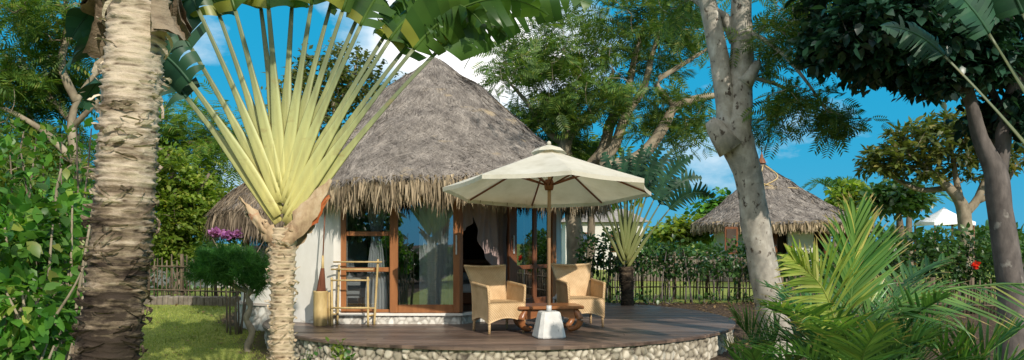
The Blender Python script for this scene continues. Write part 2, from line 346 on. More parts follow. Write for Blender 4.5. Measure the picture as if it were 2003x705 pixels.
def groundmat():
    t = NT('lawn and soil'); n = t.noise(t.co((.8, .8, .8)), 1, 5); n2 = t.noise(t.co((22, 22, 22)), 1, 5, .7)
    g = t.ramp(n, [(.3, (.19,.24,.055)), (.7, (.33,.35,.10))]); g = t.mix(1.0, g, t.ramp(n2, [(.3, (.55,.55,.5)), (.7, (1.25,1.25,1.2))]), 'MULTIPLY')
    so = t.ramp(n2, [(.3, (.03,.022,.016)), (.55, (.085,.06,.042)), (.72, (.20,.15,.10))])
    a = t.n('ShaderNodeAttribute', attribute_name='grow'); k = t.math('ADD', a.outputs['Fac'], t.math('MULTIPLY', t.math('SUBTRACT', n2, .5), .6))
    m = t.ramp(k, [(.42, (0, 0, 0)), (.58, (1, 1, 1))]); c = t.mix(m, g, so); b = t.bsdf(c, .95, .08); t.bump(n2, b, .7, .03); return t.done(b)
M['ground'] = groundmat()
M['grass'] = foliage('grass blades', (.17,.23,.045), (.35,.38,.095), .35, 1.0, .6, .15, dark=.75, yellow=(.42,.37,.13))
M['litter'] = foliage('fallen leaves', (.10,.06,.03), (.28,.19,.09), .1, 2, .8, .1, dark=.6)
# ================================================================== SETTING
def make_ground():
    ax = np.concatenate([-np.geomspace(400, 16, 14), np.arange(-15, 20.01, .3), np.geomspace(21, 400, 14)])
    ay = np.concatenate([-np.geomspace(400, 5, 12), np.arange(-4, 24.01, .3), np.geomspace(25, 600, 16)])
    XX, YY = np.meshgrid(ax, ay); ZZ = gh(XX, YY)
    near = (np.abs(XX) < 18) & (YY > -4) & (YY < 24)
    ZZ = ZZ+np.where(near, .012*np.sin(XX*2.3+YY*.7)*np.sin(YY*1.9-XX*.4), 0)
    soil = sstep(.9, 1.5, XX)*sstep(16.9, 16.2, YY)*sstep(9, 11.5, YY)            # bed between deck and fence
    soil = np.maximum(soil, sstep(1.8, 2.8, XX)*sstep(18, 15, YY)*sstep(1, 3, YY)*.9)
    soil = np.maximum(soil, sstep(-5.2, -5.6, XX+.0*YY)*sstep(15.6, 16.2, YY)*sstep(17.4, 16.9, YY))
    soil = np.maximum(soil, sstep(-2.9, -3.4, XX)*sstep(8, 6, YY)*.9)
    soil = np.maximum(soil, sstep(1.35, 1.0, np.hypot(XX+1.83, YY-6.2))*.7)
    soil = np.maximum(soil, sstep(4.5, 4.1, np.hypot(XX+.2, YY-13.2))*.55)
    soil = np.maximum(soil, sstep(1.9, 1.4, np.hypot(XX+3.8, YY-14.3))*.6)
    G = np.stack([XX, YY, ZZ], -1); o = MB().grid(G, True, soil).build('ground', M['ground'])
    tag(o, kind='structure')
make_ground()
def make_grass():
    P = []
    n = 52000; x = RNG.uniform(-9.5, -1.2, n); y = RNG.uniform(8.5, 16.6, n)
    ok = (np.hypot(x+.2, y-13.2) > 3.9) & (np.hypot(x+3.8, y-14.3) > 1.4) & (np.hypot(x+1.83, y-6.2) > .6)
    x, y = x[ok], y[ok]; z = gh(x, y); m = len(x)
    d = np.stack([RNG.normal(0, .5, m), RNG.normal(0, .5, m), np.ones(m)], -1)
    V, Q = inst(T_BLADE, np.stack([x, y, z], -1), d, np.stack([RNG.normal(0, 1, m), RNG.normal(0, 1, m), 0*x], -1), RNG.uniform(.02, .05, m), .13)
    tag(quads('grass', V, Q, M['grass']), 'short sunlit yellow green lawn grass', 'grass', kind='stuff')
    n = 1500; x = np.concatenate([RNG.uniform(1.2, 7, n), RNG.uniform(-7, -2.6, 260)]); y = np.concatenate([RNG.uniform(11, 16.5, n), RNG.uniform(9, 15.5, 260)])
    ok = np.hypot(x+.2, y-13.2) > 3.9; x, y = x[ok], y[ok]; m = len(x)
    d = np.stack([RNG.normal(0, 1, m), RNG.normal(0, 1, m), RNG.uniform(0, .35, m)], -1)
    V, Q = inst(T_SMALL, np.stack([x, y, gh(x, y)+.02], -1), d, (0, 0, 1), RNG.uniform(.05, .11, m))
    tag(quads('leaf_litter', V, Q, M['litter']), 'dry fallen leaves scattered over the soil bed', 'fallen leaves', kind='stuff')
make_grass()

# ================================================================== rubble masonry
def rubble(curve, z0, z1, cell, depth, res, seed):
    """curve: function s->(x,y,nx,ny), s in metres; returns grid and stone id attribute"""
    f, L = curve; ns, nzv = int(L/res), max(3, int((z1-z0)/res)); rng = np.random.default_rng(seed)
    cs = []
    for i in range(int(L/cell)+1):
        for j in range(int((z1-z0)/cell/.8)+2):
            cs.append((i*cell+(j % 2)*cell*.5+rng.uniform(-.5, .5)*cell, z0+j*cell*.8+rng.uniform(-.45, .45)*cell))
    kd = kdtree.KDTree(len(cs)); [kd.insert((c[0], c[1], 0), i) for i, c in enumerate(cs)]; kd.balance()
    tone = rng.uniform(.35, 1, len(cs)); bul = rng.uniform(.4, 1.1, len(cs)); G = np.zeros((ns+1, nzv+1, 3)); A = np.zeros((ns+1, nzv+1))
    for i in range(ns+1):
        s = L*i/ns; x, y, nx, ny = f(s)
        for j in range(nzv+1):
            z = z0+(z1-z0)*j/nzv; w = .25*cell*noise.noise((s*9, z*9, seed)); (p, a, d1), (p2, b, d2) = kd.find_n((s+w, z+w, 0), 2)
            e = min(1, (d2-d1)/(cell*.32)); h = depth*bul[a]*math.sqrt(e)
            G[i, j] = (x+nx*h, y+ny*h, z); A[i, j] = e*tone[a]
    return G, A
def arc(cx, cy, r, a0, a1):
    def f(s):
        a = a0+(s/r)*(1 if a1 > a0 else -1); return cx+r*math.cos(a), cy+r*math.sin(a), math.cos(a), math.sin(a)
    return f, r*abs(a1-a0)

# ================================================================== DECK
DC = (-.2, 13.2); DR = 3.78; DZ = .45
deck = thing('timber_deck', 'round dark timber deck on a low rubble stone wall in front of the hut', 'deck', (DC[0], DC[1], 0))
mb = MB(); bw = .145; k = 0; y = -DR+.03
while y < DR-.03:
    y1 = min(y+bw-.018, DR-.02)
    def ex(yy): return math.sqrt(max(DR*DR-yy*yy, .01))
    a, b = ex(y), ex(y1)
    cuts = [random.uniform(-1.8, 1.8)]
    xs = [-1]+[c for c in cuts]+[1]
    segs = [((-a, -b), (cuts[0], cuts[0])), ((cuts[0]+.005, cuts[0]+.005), (a, b))]
    if min(a, b) < 2.0: segs = [((-a, -b), (a, b))]
    for (xa, xb), (xc, xd) in segs:
        dz = random.uniform(-.0025, .0025); zt = DZ+dz
        V = [(xa, y, zt-.03), (xc, y, zt-.03), (xd, y1, zt-.03), (xb, y1, zt-.03), (xa, y, zt), (xc, y, zt), (xd, y1, zt), (xb, y1, zt)]
        V = [(p[0]+DC[0], p[1]+DC[1], p[2]) for p in V]
        mb.add(V, [(3,2,1,0),(4,5,6,7),(0,1,5,4),(1,2,6,5),(2,3,7,6),(3,0,4,7)])
    y += bw
mb.build('deck_boards', M['deck'], deck)
mb = MB(); th = np.linspace(0, 2*PI, 145)
for a0, a1 in zip(th[:-1], th[1:]):
    q = []
    for a in (a0, a1):
        for rr, zz in ((DR+.004, DZ-.045), (DR+.018+.004*math.sin(a*57), DZ-.045), (DR+.018+.004*math.sin(a*57), DZ-.010), (DR+.004, DZ-.006)):
            q.append((DC[0]+rr*math.cos(a), DC[1]+rr*math.sin(a), zz))
    mb.add(q, [(0,1,5,4),(1,2,6,5),(2,3,7,6)])
mb.build('edge_fascia', M['deck'], deck)
G, A = rubble(arc(DC[0], DC[1], DR-.06, R(-188), R(8)), -.02, DZ-.045, .105, .05, .0155, 3)
MB().grid(G, True, A).build('stone_wall', M['stone'], deck)
def bk(s): return (0, 0, 0, 0)
mb = MB(); n = 40
ring = [(DC[0]+(DR-.07)*math.cos(t), DC[1]+(DR-.07)*math.sin(t)) for t in np.linspace(R(8), R(172), n)]
mb.grid([[(x, y, 0) for x, y in ring], [(x, y, DZ-.04) for x, y in ring]]); mb.build('back_wall', M['stone'], deck)

# ================================================================== HUT
HC = np.array([-1.40, 14.3]); FL = .62
PL = [(-2.72,12.0), (-.78,12.0), (.78,13.9), (.95,15.2), (0,16.75), (-2.2,17.0), (-3.75,15.7), (-3.45,12.36)]
hut = thing('thatched_hut', 'round white walled hut with large conical thatched roof and glass doors behind the deck', 'hut', (HC[0], HC[1], 0))
def inner(p, k=.93): return (HC[0]+(p[0]-HC[0])*k, HC[1]+(p[1]-HC[1])*k)
def wallrun(mb, pts, z0, z1, k=.93):
    O = [np.array(p) for p in pts]; I = [np.array(inner(p, k)) for p in pts]; m = len(pts)
    V = [(*p, z0) for p in O]+[(*p, z1) for p in O]+[(*p, z0) for p in I]+[(*p, z1) for p in I]; f = []
    for i in range(m-1):
        f += [(i, i+1, m+i+1, m+i), (2*m+i+1, 2*m+i, 3*m+i, 3*m+i+1), (m+i, m+i+1, 3*m+i+1, 3*m+i), (i+1, i, 2*m+i, 2*m+i+1)]
    f += [(0, m, 3*m, 2*m), (m-1, 3*m-1, 4*m-1, 2*m-1)]
    return mb.add(V, f)
mb = MB(); wallrun(mb, PL[2:]+[PL[0], (-2.625, 12.0)], .05, 2.44); mb.build('wall', M['plaster'], hut)
# room shade is painted as a dark colour: inner faces get their own skin set 4 mm inside the wall
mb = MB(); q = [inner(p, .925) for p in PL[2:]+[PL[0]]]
mb.grid([[(*p, FL) for p in q], [(*p, 2.9) for p in q]]); mb.build('shade_lining', M['interior'], hut)
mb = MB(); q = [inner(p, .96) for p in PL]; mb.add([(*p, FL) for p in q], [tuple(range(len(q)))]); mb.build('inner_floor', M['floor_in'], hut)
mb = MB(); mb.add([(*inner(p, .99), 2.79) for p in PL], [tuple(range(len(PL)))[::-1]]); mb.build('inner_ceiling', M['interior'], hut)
# limewashed plinth and ledge under the doors
def seg(A, B):
    A, B = np.array(A), np.array(B); L = np.linalg.norm(B-A); t = (B-A)/L; return A, B, L, t, np.array([t[1], -t[0]])
mb = MB()
for A, B in ((PL[0], PL[1]), (PL[1], PL[2])):
    A, B, L, t, nn = seg(A, B)
    def f(s, A=A, t=t, nn=nn): p = A+t*s; return p[0], p[1], nn[0], nn[1]
    G, At = rubble((f, L), DZ+.002, FL-.035, .10, .022, .018, 5); mb.grid(G, True, At)
mb.build('plinth', M['stone_white'], hut)
mb = MB()
for A, B in ((PL[0], PL[1]), (PL[1], PL[2])):
    A, B, L, t, nn = seg(A, B); c = (A+B)/2+nn*(-.06); mb.box((*c, FL-.018), (L+.07, .24, .036), math.atan2(t[1], t[0]))
mb.build('ledge', M['plaster'], hut)
def pan(mb, A, B, s0, s1, z0, z1, th, off=0.0, bev=.008):
    """box along plan line A-B from s0 to s1 metres, height z0..z1, thickness th, pushed outwards by off"""
    A, B, L, t, nn = seg(A, B); c = A+t*(s0+s1)/2+nn*off
    return mb.bbox((c[0], c[1], (z0+z1)/2), (abs(s1-s0), th, z1-z0), math.atan2(t[1], t[0]), bev)
A0, A1, A2 = PL[0], PL[1], PL[2]; TOP = 2.42
mb = MB(); pan(mb, A0, A1, .1, 1.94, TOP, 2.76, .14, -.07); pan(mb, A1, A2, .0, 2.44, TOP+.003, 2.757, .14, -.07); mb.build('lintel', M['teak_dark'], hut)
for s0, s1, th_, of_ in ((-.035, .05, .13, -.06), (2.34, 2.46, .12, -.05)): mb = MB(); pan(mb, A1, A2, s0, s1, FL, TOP, th_, of_); mb.build('door_post', M['teak'], hut)
def leaf(name, A, B, s0, s1, off, rails, stile, mat, zb=.0, handle=None, bot=.12):
    mb = MB(); z0 = FL+.004
    pan(mb, A, B, s0, s0+stile[0], z0, TOP-.003, .05, off); pan(mb, A, B, s1-stile[1], s1, z0, TOP-.003, .05, off)
    pan(mb, A, B, s0+stile[0], s1-stile[1], z0, z0+bot, .046, off); pan(mb, A, B, s0+stile[0], s1-stile[1], TOP-.10, TOP-.006, .046, off)
    for z in rails: pan(mb, A, B, s0+stile[0], s1-stile[1], z-.035, z+.035, .044, off)
    w = mb.build(name, mat, hut)
    m2 = MB(); zz = [z0+bot]+[k for z in rails for k in (z-.035, z+.035)]+[TOP-.10]
    A_, B_, L_, t_, n_ = seg(A, B)
    for k in range(0, len(zz), 2):
        c0 = A_+t_*(s0+stile[0])+n_*off; c1 = A_+t_*(s1-stile[1])+n_*off
        m2.add([(*c0, zz[k]), (*c1, zz[k]), (*c1, zz[k+1]), (*c0, zz[k+1])], [(0,1,2,3)])
    m2.build('pane', M['glass'], w)
    if handle:
        m3 = MB(); A, B, L, t, nn = seg(A, B); c = A+t*handle+nn*(off+.045)
        m3.bbox((c[0], c[1], 1.66), (.022, .02, .30), math.atan2(t[1], t[0]), .006)
        for dz in (-.1, .1): m3.box((*(A+t*handle+nn*(off+.03)), 1.66+dz), (.015, .03, .015), math.atan2(t[1], t[0]))
        m3.build('handle', M['steel'], w)
    return w
leaf('window', A0, A1, .10, .93, -.045, (1.28, 1.83), (.085, .06), M['teak'], bot=.05)
leaf('sliding_door', A0, A1, .86, 1.93, .012, (), (.125, .105), M['teak'], handle=1.875, bot=.125)
leaf('sliding_door', A1, A2, 1.12, 1.86, .012, (1.28,), (.20, .09), M['teak_dark'], handle=1.21, bot=.13)
leaf('sliding_door', A1, A2, 1.72, 2.38, -.045, (1.28,), (.09, .12), M['teak_dark'], bot=.13)

# roof ------------------------------------------------------------------
def thatch_roof(root, c, prof, r_eave, n_strand, n_fringe, fl, sw, ex=1.0, apex_dx=0.0, seed=1, mats=('thatch', 'thatch_strand', 'fringe'), finial=None, lmul=1.0, front_only=False, lk=0.0):
    """prof: rows (r, z) from the apex to the eave; the plan may be an ellipse (ex) with an offset apex"""
    rng = np.random.default_rng(seed); prof = np.array(prof, float); P = spl(prof, 26)
    r, z = P[:, 0], P[:, 1]; th = np.arange(128)*2*PI/128
    ph = rng.uniform(0, 6, 8)
    def shape(a, rr, zz):
        w = 1-rr/r_eave
        und = .016*np.sin(5*a+ph[0])+.012*np.sin(11*a+ph[1])+.014*np.sin(3*a+ph[2]+rr*4)+.012*np.sin(rr*9+ph[3]+2*a)+.01*np.sin(23*a+ph[4]+rr*5)
        x = c[0]+rr*ex*np.cos(a)*(1-lk*np.maximum(0, -np.cos(a))*(rr/r_eave)**2.5)+apex_dx*w; y = c[1]+rr*np.sin(a); return np.stack([x, y, zz+und*np.minimum(1, rr*1.5)*r_eave/3.2], -1)
    AA, RR = np.meshgrid(th, r); ZZ = np.repeat(z[:, None], 128, 1)
    V = shape(AA, RR, ZZ); m = len(r)
    fc = [(i*128+j, i*128+(j+1) % 128, (i+1)*128+(j+1) % 128, (i+1)*128+j) for i in range(m-1) for j in range(128)]
    mb = MB(); mb.add(V.reshape(-1, 3), [q[::-1] for q in fc], None, True)
    roof = mb.build('roof', M[mats[0]], root)
    # thick eave and underside
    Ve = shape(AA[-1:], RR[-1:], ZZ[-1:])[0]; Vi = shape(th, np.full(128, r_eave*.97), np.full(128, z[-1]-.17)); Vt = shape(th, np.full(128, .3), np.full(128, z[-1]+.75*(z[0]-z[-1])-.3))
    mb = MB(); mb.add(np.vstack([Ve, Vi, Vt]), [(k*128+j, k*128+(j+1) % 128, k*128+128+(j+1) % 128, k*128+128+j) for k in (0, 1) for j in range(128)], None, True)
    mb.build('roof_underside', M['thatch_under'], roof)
    # straw lying on the slope
    t = np.sqrt(rng.uniform(0.0004, 1, n_strand))*(r[-1]); a = rng.uniform(0, 2*PI, n_strand)
    if front_only: a = np.where(np.sin(a) > .35, -a, a)
    zz = np.interp(t, r, z); p0 = shape(a, t, zz); p1 = shape(a+rng.normal(0, .02, n_strand), t+.04, np.interp(t+.04, np.append(r, r[-1]+.2), np.append(z, z[-1]-.13)))
    d = nz(p1-p0); side = np.stack([-np.sin(a), np.cos(a), 0*a], -1); nn = nz(np.cross(side, d)); nn = nn*np.sign(nn[:, 2:3]+1e-6)
    L = rng.uniform(.12, .34, n_strand)*lmul; d2 = nz(d+side*rng.normal(0, .12, (n_strand, 1))+nn*rng.uniform(-.02, .08, (n_strand, 1)))
    V1 = inst(T_BLADE, p0+nn*.006-d*L[:, None]*.3, d2, nn+side*rng.normal(0, .5, (n_strand, 1)), L, sw/L)
    o = quads('straw', *V1, M[mats[1]], roof)
    # hanging fringe at the eave
    n = n_fringe; a = rng.uniform(0, 2*PI, n); clump = .5+.5*np.sin(a*17+ph[5])*np.sin(a*41+ph[6]); rr = r_eave*(1-rng.uniform(-.012, .05, n)); zz = z[-1]-rng.uniform(-.03, .14, n)
    p0 = shape(a, rr, zz); out = np.stack([np.cos(a)*ex, np.sin(a), 0*a], -1); side = np.stack([-np.sin(a), np.cos(a), 0*a], -1)
    L = rng.uniform(fl[0], fl[1], n)*(.75+.4*clump); d = nz(np.array([0, 0, -1.])+out*rng.normal(.10, .13, (n, 1))+side*rng.normal(0, .14, (n, 1)))
    V2 = inst(T_BLADE, p0, d, out+side*rng.normal(0, .7, (n, 1)), L, sw*1.7*rng.uniform(.5, 1.6, n)/L)
    quads('fringe', *V2, M[mats[2]], roof)
    if finial: finial(roof)
    return roof
def cap(roof):
    mb = MB(); mb.lathe([(.0, 5.06), (.05, 5.04), (.12, 4.98), (.22, 4.90), (.30, 4.83), (.29, 4.80)], (*HC, 0), 14); mb.build('ridge_cap', M['thatch_strand'], roof)
thatch_roof(hut, HC, [(.02, 5.02), (.14, 4.97), (.5, 4.69), (.96, 4.37), (1.48, 3.91), (1.95, 3.52), (2.4, 3.19), (2.8, 2.91), (3.03, 2.73), (3.12, 2.63)], 3.12, 60000, 10000, (.15, .43), .0085, finial=cap, seed=2, lk=.33)
# wing ------------------------------------------------------------------
wing = thing('bathroom_annex', 'small rounded white annex with drooping dark thatch, left of the large hut', 'annex', (-3.66, 13.95, 0))
WC = (-3.66, 13.95)
mb = MB(); mb.lathe([(1.09, .1), (1.08, .8), (1.06, 2.35), (.98, 2.36), (.98, .1)], (*WC, 0), 48); mb.build('wall', M['plaster'], wing)
G, A = rubble(arc(WC[0], WC[1], 1.12, R(-200), R(-20)), .1, .66, .13, .03, .022, 9); mb = MB(); mb.grid(G, True, A)
mb.lathe([(1.16, .655), (1.10, .69), (1.05, .69)], (*WC, 0), 48); mb.build('plinth', M['stone_white'], wing)
mb = MB(); wa = R(-118); wc = (WC[0]+1.07*math.cos(wa), WC[1]+1.07*math.sin(wa)); wr = wa+PI/2
for dx, dz, sx, sz in ((-.25, 0, .06, .86), (.25, 0, .06, .86), (0, .40, .44, .06), (0, -.40, .44, .06)):
    mb.bbox((wc[0]+dx*math.cos(wr), wc[1]+dx*math.sin(wr), 1.65+dz), (sx, .09, sz), wr, .006)
w = mb.build('window', M['teak_dark'], wing)
mb = MB(); mb.box((*wc, 1.65), (.44, .05, .74), wr); mb.build('pane', M['glass'], w)
thatch_roof(wing, WC, [(.02, 3.14), (.35, 3.06), (.75, 2.86), (1.05, 2.70), (1.35, 2.46), (1.58, 2.22)], 1.58, 9000, 5200, (.22, .46), .010, seed=5, mats=('thatch', 'fringe_grey', 'fringe_grey'))

# curtains, bed, net inside ---------------------------------------------
def curtain(name, label, A, z0, z1, w, waist=None, rz=0.0, folds=6, mat='curtain', amp=.03):
    n, m = 60, 22; G = np.zeros((m, n, 3))
    for j in range(m):
        f = j/(m-1); z = z0+(z1-z0)*f; ww = w
        if waist: k = (z-waist[0])/(.45 if z > waist[0] else .9); ww = w*(waist[1]+(1-waist[1])*min(1, abs(k))**.8)
        for i in range(n):
            u = i/(n-1)-.5; G[j, i] = (u*ww, amp*math.sin(u*folds*2*PI+f*.8)*(.6+.4*math.sin(3*u)), z)
    c, s = math.cos(rz), math.sin(rz); H = G.copy(); H[..., 0] = A[0]+G[..., 0]*c-G[..., 1]*s; H[..., 1] = A[1]+G[..., 0]*s+G[..., 1]*c
    o = MB().grid(H).build(name, M[mat]); return tag(o, label, 'curtain')
curtain('curtain', 'white curtain tied in at the middle behind the left window', (X(736, 12.2), 12.2), FL+.02, 2.4, .34, (1.83, .38))
curtain('curtain', 'grey blue curtain hanging straight behind the wide glass door', (X(858, 12.2), 12.2), FL+.02, 2.4, .60, None, folds=8)
curtain('curtain', 'pale curtain behind the glass door right of the umbrella pole', (X(1036, 13.9), 13.95), FL+.02, 2.4, .34, None, R(50), folds=5)
def bedthing():
    b = thing('bed', 'low wooden bed with white mattress seen through the open doorway', 'bed', (-.75, 14.9, FL))
    MB().bbox((-.75, 14.5, FL+.10), (1.5, 1.7, .2), 0, .02).build('base', M['teak_dark'], b)
    MB().bbox((-.75, 14.48, FL+.27), (1.42, 1.62, .16), 0, .05).build('mattress', M['linen'], b)
    mb = MB(); mb.bbox((-.75, 15.45, FL+.33), (1.55, .06, .66), 0, .02); mb.bbox((-.75, 15.45, FL+.70), (1.62, .09, .09), 0, .03); mb.build('headboard', M['teak'], b)
    MB().bbox((-.95, 15.22, FL+.42), (.6, .3, .14), .1, .06).build('pillow', M['linen'], b)
bedthing()
def netthing():
    o = thing('mosquito_net', 'brown mosquito net draped over the bed in the open doorway', 'net', (-.5, 14.2, FL))
    mb = MB(); z1 = 2.4; A, B, L, t, nn = seg(A1, A2)
    for s0, s1, za, zb in ((.10, .62, 1.72, 2.2), (.5, 1.12, 2.25, 1.05)):
        G = np.zeros((12, 30, 3))
        for i in range(30):
            u = i/29; p = A+t*(s0+(s1-s0)*u)-nn*(.22+.03*math.sin(u*26))
            for j in range(12): f = j/11; low = za+(zb-za)*u**.8-.08*math.sin(PI*u); G[j, i] = (p[0]-nn[0]*.03*math.sin(f*5+u*9), p[1], z1+(low-z1)*f)
        mb.grid(G)
    mb.build('swag', M['net'], o)
    n, m = 30, 20; G = np.zeros((m, n, 3))
    for j in range(m):
        f = j/(m-1); w = .11+.10*abs(f-.62)
        for i in range(n):
            a = 2*PI*i/(n-1); rr = w*(1+.25*math.sin(7*a+f*2)); G[j, i] = (X(974, 13.2)+rr*math.cos(a), 13.25+rr*math.sin(a), FL+.02+f*1.8)
    MB().grid(G).build('gathered_drape', M['net'], o)
    for x in (-1.35, .25):
        for y in (13.85, 15.5): mb = MB(); mb.tube([(x, y, FL+.002), (x, y, 2.56)], .03, 8); mb.build('post', M['teak_dark'], o)
netthing()
def pot():
    x, y = X(686, 12.7), 12.7
    o = thing('side_table', 'dark side table with square legs inside behind the left window', 'table', (x, y, FL))
    mb = MB(); mb.bbox((x, y, FL+.48), (.42, .34, .05), 0, .01); mb.box((x, y, FL+.32), (.38, .3, .26)); mb.build('top', M['curtain'], o)
    for dx in (-.17, .17):
        for dy in (-.13, .13): MB().box((x+dx, y+dy, FL+.096), (.035, .035, .185)).build('leg', M['teak_dark'], o)
    p = thing('table_lamp', 'tilted white shade lamp on the side table behind the left window', 'lamp', (x-.02, y, FL+.506))
    mb = MB(); mb.lathe([(.0, FL+.508), (.06, FL+.508), (.055, FL+.53), (.015, FL+.55), (.013, FL+.66)], (x-.02, y, 0), 14); mb.build('stem', M['steel'], p)
    mb = MB(); mb.lathe([(.10, FL+.63), (.065, FL+.82)], (x-.02, y, 0), 18); mb.build('lamp_shade', M['linen'], p)
pot()

# ================================================================== FURNITURE ON THE DECK
def armchair(label, x, y, rz):
    o = thing('rattan_armchair', label, 'chair', (x, y, DZ+.004), rz, 'rattan armchairs on the deck')
    W, D = .278, .28; th = .035
    def panel(p, w, nb=14, arch=.07):
        """p(u,v)->point; bottom edge arched"""
        return np.array([[p(i/(nb-1), j/8) for j in range(9)] for i in range(nb)])
    def build(name, f, off, mb=None):
        m = mb or MB(); m.slab(panel(f, 1), off, True); return m
    ar = lambda u: .075*math.sin(PI*u)
    # front apron, arched below
    f = lambda u, v: (-W+2*W*u, -D-.015*math.sin(PI*v), (.135+ar(u))*(1-v)+.425*v)
    build('a', f, (0, .03, 0)).build('front_apron', M['rattan'], o, True)
    for s in (-1, 1):
        def f(u, v, s=s):
            yy = -D+2*D*u; top = .635+.035*u; z = (.135+ar(u)*.9)*(1-v)+top*v
            return (s*(W+.004+.014*max(0, (z-.42))/.2), yy, z)
        m = build('a', f, (-s*th, 0, 0))
        E = [f(i/12, 1.0) for i in range(13)]; m.tube([(e[0]-s*th/2, e[1], e[2]+.002) for e in E], .023, 8)
        m.build('arm', M['rattan'], o, True)
    def f(u, v):
        z = (.135+ar(u)*.9)*(1-v)+.88*v; fl = max(0, z-.42)/.46
        zz = z+.02*v*math.cos(PI*(u-.5))*-1+.02*v
        return ((-1+2*u)*(W-.036+.085*fl**1.5), D-.034+.19*fl**1.15-.05*fl*math.sin(PI*u)*-.4, zz)
    m = build('b', f, (0, .034, .004)); E = [f(i/12, 1.0) for i in range(13)]
    m.tube([(e[0], e[1]+.017, e[2]+.004) for e in E], .021, 8); m.build('backrest', M['rattan'], o, True)
    m = MB(); n = 11; G = np.array([[(-.252+.504*i/(n-1), -D+.036+.49*j/(n-1), .425+.018*math.sin(PI*i/(n-1))*math.sin(PI*j/(n-1))) for j in range(n)] for i in range(n)])
    m.slab(G, (0, 0, -.05), True); m.build('seat', M['rattan'], o, True)
    for sx in (-1, 1):
        for sy in (-1, 1):
            m = MB(); m.tube([(sx*(W-.028), sy*(D-.026), .40), (sx*(W-.024), sy*(D-.022), .14), (sx*(W-.018), sy*(D-.016), .0)], [.021, .021, .019], 8); m.build('leg', M['rattan'], o, True)
armchair('sunlit tan rattan armchair left of the umbrella pole', -.19, 10.98, R(26))
armchair('tan rattan armchair behind the table, right of the umbrella pole', 1.02, 11.75, R(14))
def optable():
    x, y = .50, 11.12; o = thing('low_table', 'low carved wooden table with curled legs between the two armchairs', 'table', (x, y, DZ), R(8))
    m = MB(); m.bbox((0, 0, .345), (.92, .62, .045), 0, .018); m.build('top', M['table_wood'], o, True)
    m = MB(); m.bbox((0, 0, .30), (.78, .48, .05), 0, .008)
    for sy in (-1, 1): 
        G = np.array([[(-.34+.68*i/14, sy*.25, .322-j/4*(.10+.035*math.cos(2*PI*i/14))) for j in range(5)] for i in range(15)]); m.slab(G, (0, -sy*.03, 0))
    for sx in (-1, 1):
        G = np.array([[(sx*.385, -.2+.4*i/14, .322-j/4*(.10+.03*math.cos(2*PI*i/14))) for j in range(5)] for i in range(15)]); m.slab(G, (-sx*.03, 0, 0))
    m.build('apron', M['table_wood'], o, True)
    for sx in (-1, 1):
        for sy in (-1, 1):
            c = np.array([(.34,.21,.31), (.385,.24,.25), (.41,.26,.18), (.395,.25,.105), (.345,.22,.055), (.285,.18,.045), (.265,.165,.075)])*np.array([sx, sy, 1])
            m = MB(); m.tube(spl(c, 20), np.interp(np.linspace(0, 1, 20), [0, .3, .6, .85, 1], [.046, .052, .041, .034, .026]), 10); m.build('leg', M['table_wood'], o, True)
optable()
